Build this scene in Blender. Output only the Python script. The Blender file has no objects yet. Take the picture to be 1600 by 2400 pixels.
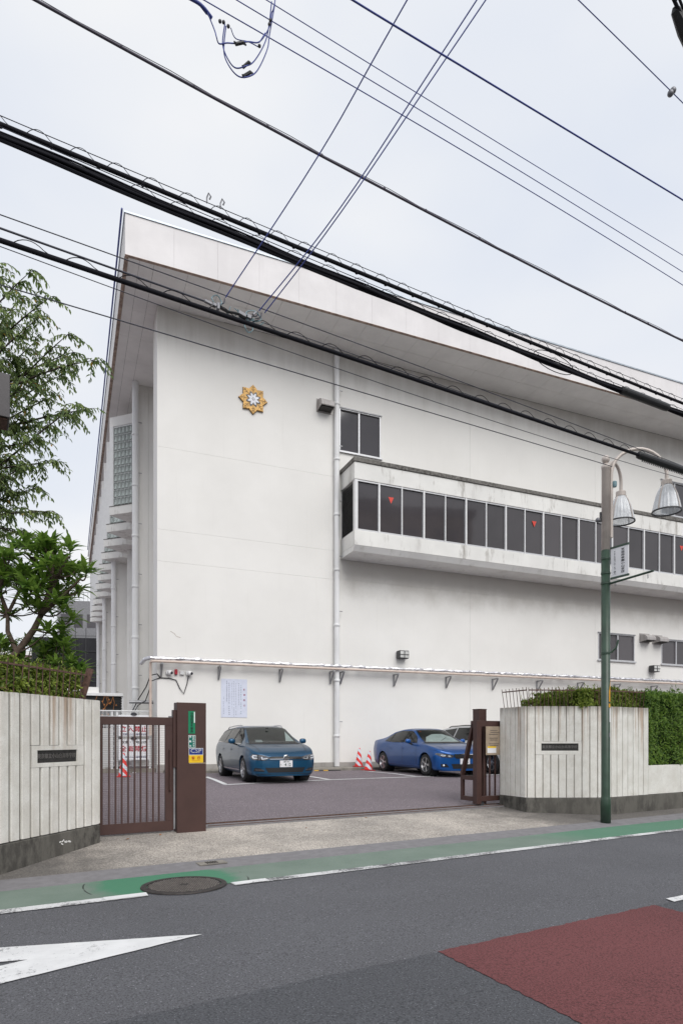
import bpy, bmesh, math, random
from mathutils import Vector, Matrix
from mathutils.bvhtree import BVHTree
R = math.radians
scene = bpy.context.scene
COL = scene.collection

# ------------------------------------------------------------------ camera
cam_d = bpy.data.cameras.new('camera')
cam = bpy.data.objects.new('camera', cam_d); COL.objects.link(cam)
cam.location = (0, 0, 1.45)
cam.rotation_euler = (R(90), 0, 0)
cam_d.sensor_fit = 'HORIZONTAL'; cam_d.sensor_width = 36.0; cam_d.lens = 33.75
cam_d.shift_y = 535 / 1600
cam_d.clip_start = 0.05; cam_d.clip_end = 2000
scene.camera = cam

# ------------------------------------------------------------------ sky, sun, exposure
SUN_EL, SUN_AZ = 44.0, 152.0          # compass degrees, 0 = +Y, clockwise
world = bpy.data.worlds.new('World'); scene.world = world; world.use_nodes = True
wn, wl = world.node_tree.nodes, world.node_tree.links
wn.clear()
w_out = wn.new('ShaderNodeOutputWorld'); w_bg = wn.new('ShaderNodeBackground')
w_sky = wn.new('ShaderNodeTexSky'); w_sky.sky_type = 'NISHITA'; w_sky.sun_disc = False
w_sky.sun_elevation = R(SUN_EL); w_sky.sun_rotation = R(SUN_AZ)
w_sky.air_density = 1.0; w_sky.dust_density = 4.0; w_sky.ozone_density = 1.0
w_hs = wn.new('ShaderNodeHueSaturation'); w_hs.inputs['Saturation'].default_value = 0.35
wl.new(w_sky.outputs[0], w_hs.inputs['Color'])
w_tc = wn.new('ShaderNodeTexCoord'); w_map = wn.new('ShaderNodeMapping')
w_map.inputs['Scale'].default_value = (1.0, 1.0, 2.2)
wl.new(w_tc.outputs['Generated'], w_map.inputs['Vector'])
w_no = wn.new('ShaderNodeTexNoise'); w_no.inputs['Scale'].default_value = 1.9; w_no.inputs['Detail'].default_value = 4.0
w_no.inputs['Roughness'].default_value = 0.42
wl.new(w_map.outputs[0], w_no.inputs['Vector'])
w_cr = wn.new('ShaderNodeValToRGB')
w_cr.color_ramp.elements[0].position = 0.33; w_cr.color_ramp.elements[0].color = (5.95, 6.45, 7.4, 1)
w_cr.color_ramp.elements[1].position = 0.68; w_cr.color_ramp.elements[1].color = (7.8, 7.85, 7.95, 1)
wl.new(w_no.outputs['Fac'], w_cr.inputs[0])
w_mx = wn.new('ShaderNodeMix'); w_mx.data_type = 'RGBA'; w_mx.inputs[0].default_value = 0.93
wl.new(w_hs.outputs[0], w_mx.inputs[6]); wl.new(w_cr.outputs[0], w_mx.inputs[7])
w_bg.inputs['Strength'].default_value = 0.081
wl.new(w_mx.outputs[2], w_bg.inputs['Color']); wl.new(w_bg.outputs[0], w_out.inputs[0])

sun_d = bpy.data.lights.new('sun', 'SUN'); sun_d.energy = 1.5; sun_d.angle = R(45); sun_d.color = (1.0, 0.98, 0.95)
sun = bpy.data.objects.new('sun', sun_d); COL.objects.link(sun)
_az, _el = R(SUN_AZ), R(SUN_EL)
sun.rotation_euler = Vector((math.sin(_az)*math.cos(_el), math.cos(_az)*math.cos(_el), math.sin(_el))).to_track_quat('Z', 'Y').to_euler()
sun.location = (0, -10, 40)
vs = scene.view_settings
vs.view_transform = 'Standard'; vs.look = 'None'; vs.exposure = 0.62; vs.gamma = 1.0; vs.use_curve_mapping = False
try: scene.cycles.use_denoising = True
except Exception: pass
scene.cycles.max_bounces = 6; scene.cycles.transparent_max_bounces = 16

# ------------------------------------------------------------------ materials
def nodes_of(name):
    m = bpy.data.materials.new(name); m.use_nodes = True
    nt = m.node_tree
    return m, nt.nodes, nt.links, nt.nodes['Principled BSDF']
def lnk(L, a, b): L.new(a, b)
def rgb(c): return (c[0], c[1], c[2], 1)
def srgb(r, g, b):
    f = lambda x: ((x/255+.055)/1.055)**2.4 if x > 10 else x/255/12.92
    return (f(r), f(g), f(b))
def mixc(N, L, fac, a, b, mode='MIX'):
    n = N.new('ShaderNodeMix'); n.data_type = 'RGBA'; n.blend_type = mode
    for s, v_ in ((0, fac), (6, a), (7, b)):
        if hasattr(v_, 'links'): L.new(v_, n.inputs[s])
        else: n.inputs[s].default_value = v_ if s == 0 else rgb(v_)
    return n.outputs[2]
def mth(N, L, op, a, b=None, c=None, clamp=False):
    n = N.new('ShaderNodeMath'); n.operation = op; n.use_clamp = clamp
    for i, v_ in enumerate((a, b, c)):
        if v_ is None: continue
        if hasattr(v_, 'links'): L.new(v_, n.inputs[i])
        else: n.inputs[i].default_value = v_
    return n.outputs[0]
def ramp(N, L, val, lo, hi, a=0.0, b=1.0):
    n = N.new('ShaderNodeMapRange'); n.clamp = True; n.interpolation_type = 'SMOOTHSTEP'
    L.new(val, n.inputs[0]); n.inputs[1].default_value = lo; n.inputs[2].default_value = hi
    n.inputs[3].default_value = a; n.inputs[4].default_value = b
    return n.outputs[0]
def coords(N, L, scale=(1, 1, 1), kind='Object'):
    t = N.new('ShaderNodeTexCoord'); m = N.new('ShaderNodeMapping'); m.inputs['Scale'].default_value = scale
    L.new(t.outputs[kind], m.inputs['Vector']); return m.outputs[0]
def noise(N, L, vec, scale, detail=4, rough=.55):
    n = N.new('ShaderNodeTexNoise'); n.inputs['Scale'].default_value = scale
    n.inputs['Detail'].default_value = detail; n.inputs['Roughness'].default_value = rough
    L.new(vec, n.inputs['Vector']); return n.outputs['Fac']
def voro(N, L, vec, scale, feature='F1', out='Distance'):
    n = N.new('ShaderNodeTexVoronoi'); n.inputs['Scale'].default_value = scale; n.feature = feature
    L.new(vec, n.inputs['Vector']); return n.outputs[out]
def bump(N, L, B, h, dist=.01, strength=.5):
    n = N.new('ShaderNodeBump'); n.inputs['Strength'].default_value = strength; n.inputs['Distance'].default_value = dist
    L.new(h, n.inputs['Height']); L.new(n.outputs[0], B.inputs['Normal'])
def sepz(N, L, vec):
    n = N.new('ShaderNodeSeparateXYZ'); L.new(vec, n.inputs[0]); return n.outputs

def plain(name, c, rough=.5, metal=0.0, var=.12, scale=6.0, spec=.5, coat=0.0, bmp=0.0, bscale=60):
    m, N, L, B = nodes_of(name)
    v_ = coords(N, L)
    f = noise(N, L, v_, scale, 5, .6)
    lo = tuple(x*(1-var) for x in c); hi = tuple(min(1, x*(1+var)) for x in c)
    L.new(mixc(N, L, ramp(N, L, f, .3, .7), lo, hi), B.inputs['Base Color'])
    B.inputs['Roughness'].default_value = rough; B.inputs['Metallic'].default_value = metal
    B.inputs['Specular IOR Level'].default_value = spec
    if coat: B.inputs['Coat Weight'].default_value = coat; B.inputs['Coat Roughness'].default_value = .04
    if bmp: bump(N, L, B, noise(N, L, v_, bscale, 4, .6), .01, bmp)
    return m

def asphalt(name, c, cell=90, spark=.25, blotch=.12, light=2.6):
    m, N, L, B = nodes_of(name)
    v_ = coords(N, L)
    base = mixc(N, L, ramp(N, L, noise(N, L, v_, .55, 5, .6), .3, .7), tuple(x*(1-blotch) for x in c), tuple(x*(1+blotch) for x in c))
    fine = noise(N, L, v_, 160, 3, .7)
    base = mixc(N, L, ramp(N, L, fine, .3, .7, .0, .85), base, tuple(x*1.7 for x in c))
    dk = noise(N, L, v_, 75, 2, .6)
    base = mixc(N, L, ramp(N, L, dk, .45, .66, 0, .7), base, tuple(x*.42 for x in c))
    vr = N.new('ShaderNodeTexVoronoi'); vr.inputs['Scale'].default_value = cell; L.new(v_, vr.inputs['Vector'])
    sp = sepz(N, L, vr.outputs['Color'])
    hit = mth(N, L, 'MULTIPLY', ramp(N, L, sp[0], 1-spark*.28, 1-spark*.2), ramp(N, L, vr.outputs['Distance'], .42, .3))
    base = mixc(N, L, mth(N, L, 'MULTIPLY', hit, sp[1]), base, tuple(min(.8, x*light+.03) for x in c))
    L.new(base, B.inputs['Base Color']); B.inputs['Roughness'].default_value = .85
    B.inputs['Specular IOR Level'].default_value = .3
    bump(N, L, B, mth(N, L, 'ADD', fine, dk), .006, .7)
    return m

def worn_paint(name, c, under, wear=.5, wscale=26):
    """paint with small chips that show the asphalt under it"""
    m, N, L, B = nodes_of(name)
    v_ = coords(N, L)
    big = noise(N, L, v_, 1.5, 4, .6); small = noise(N, L, v_, wscale, 6, .75); mid = noise(N, L, v_, 130, 3, .7)
    s = mth(N, L, 'ADD', mth(N, L, 'MULTIPLY', big, 1.0), mth(N, L, 'ADD', mth(N, L, 'MULTIPLY', small, .8), mth(N, L, 'MULTIPLY', mid, .45)))
    k = ramp(N, L, s, .98+(1-wear)*.45, 1.12+(1-wear)*.45)
    col = mixc(N, L, ramp(N, L, noise(N, L, v_, 5, 4), .3, .7), tuple(x*.88 for x in c), c)
    L.new(mixc(N, L, k, col, under), B.inputs['Base Color']); B.inputs['Roughness'].default_value = .7
    B.inputs['Specular IOR Level'].default_value = .3
    bump(N, L, B, noise(N, L, v_, 150, 3, .7), .005, .5)
    return m

def green_paint(name):
    m, N, L, B = nodes_of(name)
    v_ = coords(N, L)
    sp = sepz(N, L, v_)
    # a fresher repainted patch round the manhole, its own shape in road coordinates
    dx = mth(N, L, 'ADD', sp[0], -1.85); dy = mth(N, L, 'ADD', sp[1], -6.75)
    dd = mth(N, L, 'SQRT', mth(N, L, 'ADD', mth(N, L, 'MULTIPLY', dx, dx), mth(N, L, 'MULTIPLY', mth(N, L, 'MULTIPLY', dy, dy), .8)))
    near = ramp(N, L, mth(N, L, 'ADD', dd, mth(N, L, 'MULTIPLY', noise(N, L, v_, 9, 3), .25)), .95, .72)
    a = mixc(N, L, ramp(N, L, noise(N, L, v_, 1.2, 5, .65), .3, .7), (.135, .185, .150), (.175, .225, .188))
    a = mixc(N, L, ramp(N, L, noise(N, L, v_, 60, 4, .7), .4, .75, 0, .5), a, (.21, .25, .22))
    far = ramp(N, L, sp[0], 7.2, 8.6)
    a = mixc(N, L, mth(N, L, 'MAXIMUM', near, mth(N, L, 'MULTIPLY', far, .7)), a, (.065, .205, .122))
    ring = mth(N, L, 'MULTIPLY', ramp(N, L, dd, .815, .825), ramp(N, L, dd, .84, .83))
    ring = mth(N, L, 'MULTIPLY', ring, ramp(N, L, noise(N, L, v_, 4, 3), .44, .52))
    a = mixc(N, L, ring, a, (.03, .035, .03))
    st = ramp(N, L, noise(N, L, v_, 2.2, 6, .7), .64, .78, 0, .3)
    a = mixc(N, L, st, a, (.12, .14, .13))
    L.new(a, B.inputs['Base Color']); B.inputs['Roughness'].default_value = .75; B.inputs['Specular IOR Level'].default_value = .3
    bump(N, L, B, noise(N, L, v_, 140, 3, .7), .005, .55)
    return m

def aggregate(name):
    """washed gravel concrete of the driveway apron"""
    m, N, L, B = nodes_of(name)
    v_ = coords(N, L)
    vr = N.new('ShaderNodeTexVoronoi'); vr.inputs['Scale'].default_value = 62; L.new(v_, vr.inputs['Vector'])
    sp = sepz(N, L, vr.outputs['Color'])
    big = ramp(N, L, noise(N, L, v_, .8, 5, .65), .32, .68)
    lo = mixc(N, L, big, (.20, .18, .16), (.36, .32, .28))
    hi = mixc(N, L, big, (.42, .385, .345), (.66, .60, .53))
    c = mixc(N, L, sp[0], lo, hi)
    c = mixc(N, L, ramp(N, L, vr.outputs['Distance'], .5, .75, 0, .6), c, (.17, .155, .145))
    xy = sepz(N, L, v_)
    # damp moss and dirt along the feet of both planter walls
    e1 = ramp(N, L, mth(N, L, 'ADD', xy[0], mth(N, L, 'MULTIPLY', noise(N, L, v_, 2.2, 5), 1.6)), 2.9, 1.5)
    e2 = ramp(N, L, mth(N, L, 'ADD', xy[0], mth(N, L, 'MULTIPLY', noise(N, L, v_, 2.0, 5), -2.0)), 6.9, 8.3)
    dirt = mth(N, L, 'MULTIPLY', mth(N, L, 'MAXIMUM', e1, e2), .74)
    c = mixc(N, L, dirt, c, (.055, .052, .05))
    L.new(c, B.inputs['Base Color']); B.inputs['Roughness'].default_value = .85
    bump(N, L, B, vr.outputs['Distance'], .008, .8)
    return m

def wall_paint(name):
    """white masonry paint, rain streaks from the eaves and under the window box"""
    m, N, L, B = nodes_of(name)
    v_ = coords(N, L); z = sepz(N, L, v_)
    c = mixc(N, L, ramp(N, L, noise(N, L, v_, .35, 5, .6), .3, .7), (.745, .73, .70), (.80, .785, .755))
    streak = noise(N, L, coords(N, L, (1.3, 1.3, .10)), 1.5, 6, .7)
    fine = noise(N, L, coords(N, L, (6, 6, .25)), 1.5, 5, .7)
    cloud = noise(N, L, v_, .8, 5, .65)
    def band(lo, hi): return ramp(N, L, z[2], lo, hi)
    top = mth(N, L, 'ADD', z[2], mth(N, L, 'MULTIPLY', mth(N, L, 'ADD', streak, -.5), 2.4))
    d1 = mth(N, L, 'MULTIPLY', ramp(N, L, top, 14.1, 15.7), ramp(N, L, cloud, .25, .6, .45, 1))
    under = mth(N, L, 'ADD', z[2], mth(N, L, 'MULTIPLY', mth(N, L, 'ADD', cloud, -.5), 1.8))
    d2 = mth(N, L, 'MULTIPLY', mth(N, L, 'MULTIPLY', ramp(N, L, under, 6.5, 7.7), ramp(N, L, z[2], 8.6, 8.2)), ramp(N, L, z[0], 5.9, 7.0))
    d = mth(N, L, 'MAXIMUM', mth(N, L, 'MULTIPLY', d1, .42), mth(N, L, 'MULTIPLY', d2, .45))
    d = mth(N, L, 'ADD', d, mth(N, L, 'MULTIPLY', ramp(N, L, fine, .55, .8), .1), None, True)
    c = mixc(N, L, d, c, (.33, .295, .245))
    L.new(c, B.inputs['Base Color']); B.inputs['Roughness'].default_value = .8; B.inputs['Specular IOR Level'].default_value = .25
    bump(N, L, B, mth(N, L, 'ADD', noise(N, L, v_, 45, 4, .7), mth(N, L, 'MULTIPLY', noise(N, L, v_, 1.2, 3), 1.5)), .01, .22)
    return m

def streaked(name, c, dirt, amount=.5, sx=2.0, lo=.5, hi=.7, rough=.8, bmp=.25, bscale=50, sz=.12):
    """colour with vertical rain streaks in another colour"""
    m, N, L, B = nodes_of(name)
    v_ = coords(N, L)
    base = mixc(N, L, ramp(N, L, noise(N, L, v_, .9, 5), .3, .7), tuple(x*.93 for x in c), tuple(min(1, x*1.04) for x in c))
    s = noise(N, L, coords(N, L, (sx, sx, sz*sx)), 1.6, 6, .72)
    p = noise(N, L, v_, .7, 3)
    k = mth(N, L, 'MULTIPLY', ramp(N, L, s, lo, hi), ramp(N, L, p, .35, .65, .35, 1))
    L.new(mixc(N, L, mth(N, L, 'MULTIPLY', k, amount), base, dirt), B.inputs['Base Color'])
    B.inputs['Roughness'].default_value = rough; B.inputs['Specular IOR Level'].default_value = .3
    if bmp: bump(N, L, B, noise(N, L, v_, bscale, 4, .7), .01, bmp)
    return m

def rib_concrete(name):
    """bush-hammered white concrete: pitted, rust runs from the railing, black dirt at the top edge"""
    m, N, L, B = nodes_of(name)
    v_ = coords(N, L); z = sepz(N, L, v_)
    c = mixc(N, L, ramp(N, L, noise(N, L, v_, 3.5, 5, .65), .3, .7), (.75, .72, .66), (.89, .87, .82))
    c = mixc(N, L, ramp(N, L, noise(N, L, v_, 120, 3, .7), .42, .72, 0, .5), c, (.50, .475, .43))
    run = noise(N, L, coords(N, L, (7, 7, .28)), 1.0, 5, .7)
    hi = ramp(N, L, mth(N, L, 'ADD', z[2], mth(N, L, 'MULTIPLY', run, 1.5)), 1.9, 2.95)
    rust = mth(N, L, 'MULTIPLY', ramp(N, L, run, .5, .66), hi)
    c = mixc(N, L, mth(N, L, 'MULTIPLY', rust, .7), c, (.40, .25, .15))
    run2 = noise(N, L, coords(N, L, (11, 11, .5)), 1.0, 5, .7)
    top = ramp(N, L, mth(N, L, 'ADD', z[2], mth(N, L, 'MULTIPLY', run2, .55)), 2.18, 2.42)
    c = mixc(N, L, mth(N, L, 'MULTIPLY', top, .6), c, (.13, .105, .08))
    d = mth(N, L, 'MULTIPLY', ramp(N, L, run2, .55, .75), .2)
    c = mixc(N, L, d, c, (.33, .31, .27))
    L.new(c, B.inputs['Base Color']); B.inputs['Roughness'].default_value = .9; B.inputs['Specular IOR Level'].default_value = .2
    bump(N, L, B, mth(N, L, 'ADD', noise(N, L, v_, 55, 4, .75), noise(N, L, v_, 150, 2, .7)), .012, .8)
    return m

def glass_dark(name, c=(.012, .012, .014), rough=.03, spec=.5):
    m, N, L, B = nodes_of(name)
    v_ = coords(N, L)
    oi = N.new('ShaderNodeObjectInfo')
    k = mth(N, L, 'MULTIPLY', mth(N, L, 'POWER', oi.outputs['Random'], 2.0), .8)
    L.new(mixc(N, L, k, mixc(N, L, noise(N, L, v_, .9, 3), c, tuple(x*2.0 for x in c)), tuple(x*3.2 for x in c)), B.inputs['Base Color'])
    B.inputs['Roughness'].default_value = rough; B.inputs['Specular IOR Level'].default_value = spec
    bump(N, L, B, noise(N, L, v_, 1.1, 2), .02, .05)
    return m

def clear_glass(name, tint=(.9, .95, .95), gloss=.12, rough=.02):
    m, N, L, B = nodes_of(name)
    N.remove(B)
    out = [n for n in N if n.type == 'OUTPUT_MATERIAL'][0]
    t = N.new('ShaderNodeBsdfTransparent'); t.inputs[0].default_value = rgb(tint)
    g = N.new('ShaderNodeBsdfGlossy'); g.inputs['Roughness'].default_value = rough
    f = N.new('ShaderNodeFresnel'); f.inputs[0].default_value = 1.5
    k = mth(N, L, 'ADD', f.outputs[0], gloss*.3, None, True)
    mx = N.new('ShaderNodeMixShader'); L.new(k, mx.inputs[0]); L.new(t.outputs[0], mx.inputs[1]); L.new(g.outputs[0], mx.inputs[2])
    L.new(mx.outputs[0], out.inputs[0])
    return m

def leaf_mat(name, dark, light, odd=None, rough=.45, odd_at=.93, trans=.38):
    m, N, L, B = nodes_of(name)
    g = N.new('ShaderNodeNewGeometry')
    rnd = g.outputs['Random Per Island']
    c = mixc(N, L, rnd, dark, light)
    v_ = coords(N, L)
    c = mixc(N, L, ramp(N, L, noise(N, L, v_, 2.4, 3), .35, .65, 0, .35), c, tuple(x*.6 for x in dark))
    if odd: c = mixc(N, L, ramp(N, L, mth(N, L, 'FRACT', mth(N, L, 'MULTIPLY', rnd, 17.3)), odd_at, odd_at+.02), c, odd)
    L.new(c, B.inputs['Base Color']); B.inputs['Roughness'].default_value = rough
    B.inputs['Specular IOR Level'].default_value = .4
    out = [n for n in N if n.type == 'OUTPUT_MATERIAL'][0]
    tr = N.new('ShaderNodeBsdfTranslucent'); L.new(c, tr.inputs[0])
    mx = N.new('ShaderNodeMixShader'); mx.inputs[0].default_value = trans
    L.new(B.outputs[0], mx.inputs[1]); L.new(tr.outputs[0], mx.inputs[2]); L.new(mx.outputs[0], out.inputs[0])
    return m

def car_paint(name, c, flake=.4):
    m, N, L, B = nodes_of(name)
    lw = N.new('ShaderNodeLayerWeight'); lw.inputs[0].default_value = .4
    v_ = coords(N, L)
    a = mixc(N, L, lw.outputs['Facing'], tuple(min(1, x*1.25) for x in c), tuple(x*.45 for x in c))
    a = mixc(N, L, ramp(N, L, noise(N, L, v_, 900, 2), .5, .7, 0, flake*.4), a, tuple(min(1, x*1.9+.01) for x in c))
    L.new(a, B.inputs['Base Color']); B.inputs['Metallic'].default_value = .35 if c[2] > c[0]*1.2 else 0.0; B.inputs['Roughness'].default_value = .30; B.inputs['Specular IOR Level'].default_value = .3
    B.inputs['Coat Weight'].default_value = .42; B.inputs['Coat Roughness'].default_value = .03
    return m

def stripes(name, a, b, period, lean):
    """slanted bands wound round a traffic cone"""
    m, N, L, B = nodes_of(name)
    v_ = coords(N, L); s = sepz(N, L, v_)
    t = mth(N, L, 'ADD', mth(N, L, 'MULTIPLY', s[2], 1/period), mth(N, L, 'MULTIPLY', s[0], lean/period))
    k = ramp(N, L, mth(N, L, 'FRACT', t), .49, .51)
    c = mixc(N, L, k, a, b)
    c = mixc(N, L, ramp(N, L, noise(N, L, v_, 14, 5), .5, .8, 0, .25), c, (.25, .2, .18))
    L.new(c, B.inputs['Base Color']); B.inputs['Roughness'].default_value = .5
    return m

MT = {}
ASPH = (.092, .0925, .1005)
MT['road'] = asphalt('asphalt_road', ASPH, 70, .5, .17)
MT['dark_road'] = asphalt('asphalt_new', (.067, .069, .076), 120, .6, .08, 3.2)
MT['red_road'] = asphalt('asphalt_red', (.122, .041, .042), 120, .45, .2, 2.0)
MT['lot'] = asphalt('asphalt_lot', (.15, .127, .138), 42, 1.8, .16, 2.9)
MT['ground'] = asphalt('ground_far', (.12, .115, .11), 60, .3)
MT['white_line'] = worn_paint('white_road_paint', (.72, .72, .72), (.13, .13, .135), .52)
MT['white_line_worn'] = worn_paint('white_road_paint_worn', (.66, .66, .66), (.12, .12, .125), .76, 34)
MT['green'] = green_paint('green_road_paint')
MT['gutter'] = plain('gutter_concrete', (.19, .183, .19), .85, var=.10, scale=9, bmp=.4, bscale=90)
MT['apron'] = aggregate('washed_gravel_concrete')
MT['concrete'] = streaked('dark_stained_concrete', (.135, .127, .112), (.03, .028, .026), .9, 3.5, .40, .62, .9, .6, 40, .45)
MT['kerb'] = streaked('kerb_concrete', (.27, .25, .22), (.1, .09, .08), .7, 1.5, .4, .65, .9, .4, 40)
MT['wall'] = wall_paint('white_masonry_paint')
MT['white'] = streaked('white_painted_trim', (.77, .76, .74), (.3, .275, .23), .4, 1.6, .5, .72)
MT['band'] = streaked('stained_white_band', (.75, .74, .71), (.17, .145, .115), .75, 1.3, .52, .70, .8, .25, 50, .25)
MT['coping'] = streaked('black_stained_coping', (.21, .2, .185), (.04, .037, .033), .85, 6, .38, .62, .95, .6, 50, 1.0)
MT['fascia'] = streaked('pale_pink_fascia', (.76, .735, .735), (.70, .675, .675), .6, .8, .45, .6, .6, .1)
MT['rust_edge'] = plain('rusty_drip_edge', (.36, .27, .22), .8, var=.35, scale=5)
MT['flash'] = plain('zinc_flashing', (.38, .42, .46), .4, .5)
MT['soffit'] = plain('grey_soffit_board', (.82, .805, .78), .85, var=.05, scale=1.2, bmp=.15)
MT['void'] = plain('dark_gap', (.05, .048, .045), .95)
MT['plinth'] = streaked('beige_plinth', (.36, .34, .32), (.16, .15, .135), .6, 2, .45, .65)
MT['joint'] = plain('joint_sealant', (.45, .435, .41), .9)
MT['alu'] = plain('aluminium_frame', (.58, .58, .59), .35, .5, .05)
MT['alu_white'] = plain('white_aluminium', (.70, .70, .70), .4, 0, .04)
MT['pane'] = glass_dark('dark_window_glass', (.031, .028, .030), .05, .55)
MT['block'] = plain('glass_block', (.46, .51, .49), .14, 0, .5, 2.2, .8)
MT['louvre'] = plain('dark_louvre', (.10, .1, .1), .6)
MT['red'] = plain('red_film', (.62, .05, .03), .5, var=.05)
MT['pvc'] = streaked('white_pvc_pipe', (.74, .74, .74), (.4, .4, .39), .4, 3, .5, .7, .45, 0)
MT['beige_pipe'] = plain('beige_pipe', (.60, .49, .42), .5, var=.08)
MT['foil'] = plain('crinkled_foil', (.66, .66, .69), .32, .8, .3, 9, .5, 0, 1.0, 16)
MT['steel'] = plain('galvanised_steel', (.33, .33, .34), .5, .5, .15)
MT['hood'] = streaked('stainless_hood', (.42, .40, .39), (.2, .17, .15), .7, 5, .45, .65, .4, 0)
MT['lamp_glass'] = plain('frosted_lamp', (.6, .6, .58), .3)
MT['dark_metal'] = plain('dark_metal', (.05, .05, .053), .5, .2)
MT['brown'] = plain('brown_painted_steel', (.062, .031, .026), .5, .0, .1, 3, .4)
MT['rust'] = plain('rusty_iron', (.10, .055, .042), .85, 0, .4, 25)
MT['rib'] = rib_concrete('rough_white_concrete')
MT['rib_back_pale'] = plain('pale_groove', (.27, .245, .21), .95, var=.4, scale=9)  # groove backing on the right wall, paler than on the left
MT['rib_back'] = plain('dark_groove', (.085, .076, .066), .95, var=.35, scale=10)  # groove backing on the left wall, much darker than the ribs
MT['plate_dark'] = plain('bronze_plate', (.04, .038, .036), .5, .4, .3, 30)
MT['plate_letter'] = plain('bronze_letters', (.19, .18, .17), .35, .6)
MT['sign_green'] = plain('green_sign', (.0, .19, .085), .45, var=.05)
MT['sign_teal'] = plain('teal_sign', (.0, .14, .105), .45, var=.05)
MT['sign_blue'] = plain('blue_sign', (.012, .03, .19), .4, var=.05)
MT['sign_yellow'] = plain('yellow_sign', (.75, .48, .01), .4, var=.05)
MT['sign_white'] = plain('white_board', (.74, .74, .76), .45, var=.03)
MT['sign_lilac'] = plain('faded_poster', (.62, .65, .76), .6, var=.04)
MT['tan'] = plain('tan_notice', (.33, .26, .19), .6, var=.12)
MT['ink_black'] = plain('black_ink', (.018, .018, .025), .6)
MT['ink_navy'] = plain('navy_ink', (.06, .065, .14), .6)
MT['ink_fade'] = plain('faded_ink', (.26, .28, .36), .6)
MT['ink_teal'] = plain('teal_ink', (.13, .27, .3), .6)
MT['ink_red'] = plain('red_ink', (.36, .012, .03), .6)
MT['ink_wine'] = plain('wine_ink', (.30, .09, .15), .6)
MT['ink_orange'] = plain('orange_ink', (.5, .07, .01), .6)
MT['ink_dkgreen'] = plain('dark_green_ink', (.006, .035, .022), .6)
MT['ink_white'] = plain('white_ink', (.72, .75, .75), .5)
MT['gold'] = plain('gilded_relief', (.56, .33, .10), .5, .25, .25, 9)
MT['gold_lo'] = plain('gilded_groove', (.12, .06, .02), .6)
MT['enamel_black'] = plain('black_enamel', (.012, .01, .02), .4)
MT['enamel_white'] = plain('white_enamel', (.72, .73, .78), .4)
MT['pole_green'] = plain('green_pole_paint', (.030, .058, .038), .38, .0, .22, 5)
MT['pole_beige'] = plain('champagne_pole_paint', (.54, .48, .435), .4, .1, .08)
def frosted(name):
    m, N, L, B = nodes_of(name)
    out = [n for n in N if n.type == 'OUTPUT_MATERIAL'][0]
    B.inputs['Base Color'].default_value = (.84, .86, .88, 1); B.inputs['Roughness'].default_value = .18
    t = N.new('ShaderNodeBsdfTransparent'); t.inputs[0].default_value = (.92, .94, .96, 1)
    k = ramp(N, L, noise(N, L, coords(N, L), 7, 3), .3, .7, .58, .74)
    mx = N.new('ShaderNodeMixShader'); L.new(k, mx.inputs[0]); L.new(t.outputs[0], mx.inputs[1]); L.new(B.outputs[0], mx.inputs[2])
    L.new(mx.outputs[0], out.inputs[0]); return m
MT['shade'] = frosted('ribbed_lamp_glass')
MT['cable'] = plain('black_cable', (.010, .010, .014), .8, spec=.15)
MT['cable_grey'] = plain('grey_cable', (.06, .052, .075), .55)
MT['wire_blue'] = plain('blue_wire', (.035, .055, .26), .5)
MT['wire_dark'] = plain('dark_wire', (.03, .032, .05), .5)
MT['wire_teal'] = plain('teal_wire', (.16, .26, .29), .5)
MT['galv'] = plain('galvanised_clamp', (.20, .20, .215), .45, .5)
MT['bark'] = plain('grey_brown_bark', (.085, .062, .048), .9, 0, .35, 14, .2, 0, .8, 30)
MT['bark_dark'] = plain('dark_bark', (.045, .034, .03), .9, 0, .3, 14, .2, 0, .8, 30)
MT['leaf_long'] = leaf_mat('long_green_leaf', (.07, .16, .025), (.32, .48, .09), None, .38)
MT['leaf_cherry'] = leaf_mat('cherry_leaf', (.09, .155, .06), (.33, .42, .14), (.42, .25, .04), .5, .975, .55)
MT['leaf_hedge'] = leaf_mat('hedge_leaf', (.08, .14, .02), (.38, .46, .08), (.16, .12, .04), .45, .97)
MT['leaf_hedge_dark'] = leaf_mat('box_hedge_leaf', (.05, .13, .02), (.29, .43, .07), None, .45)
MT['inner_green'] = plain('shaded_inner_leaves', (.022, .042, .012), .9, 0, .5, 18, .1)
MT['soil'] = plain('soil', (.05, .04, .03), .95, 0, .3, 12)
MT['black_net'] = streaked('black_scaffold_net', (.018, .018, .021), (.05, .05, .055), .6, 1.0, .5, .7, .8, .3, 3)
MT['grey_wall'] = plain('grey_cladding', (.2, .2, .21), .7)
MT['pink_wall'] = plain('pinkish_brick_cladding', (.34, .25, .22), .8)
MT['rubber'] = plain('tyre_rubber', (.016, .016, .017), .8)
MT['rim'] = plain('alloy_rim', (.48, .48, .5), .28, .85, .08)
MT['chrome'] = plain('chrome_trim', (.75, .75, .77), .12, 1.0, .02)
MT['blk_trim'] = plain('black_trim', (.010, .010, .011), .5, 0, .1)
MT['golf_blue'] = car_paint('petrol_blue_paint', (.009, .060, .125))
MT['bmw_blue'] = car_paint('royal_blue_paint', (.009, .075, .27))
MT['car_white'] = car_paint('white_car_paint', (.68, .68, .67), .1)
MT['car_glass'] = clear_glass('car_glass', (.52, .57, .55), .0, .01)
MT['interior'] = plain('car_interior', (.024, .027, .026), .7, 0, .5, 2.0)
MT['sunshade_light'] = plain('sunshade_and_window_light', (.85, .88, .90), .5, .0, .12, 5)  # the sedan's sunshade, also the wagon's painted window light
MT['lens'] = plain('headlight_lens', (.09, .09, .1), .06, .3, .3, 9, .8, 1.0)
MT['lens_bright'] = plain('headlight_reflector', (.78, .80, .84), .15, .5)
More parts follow.
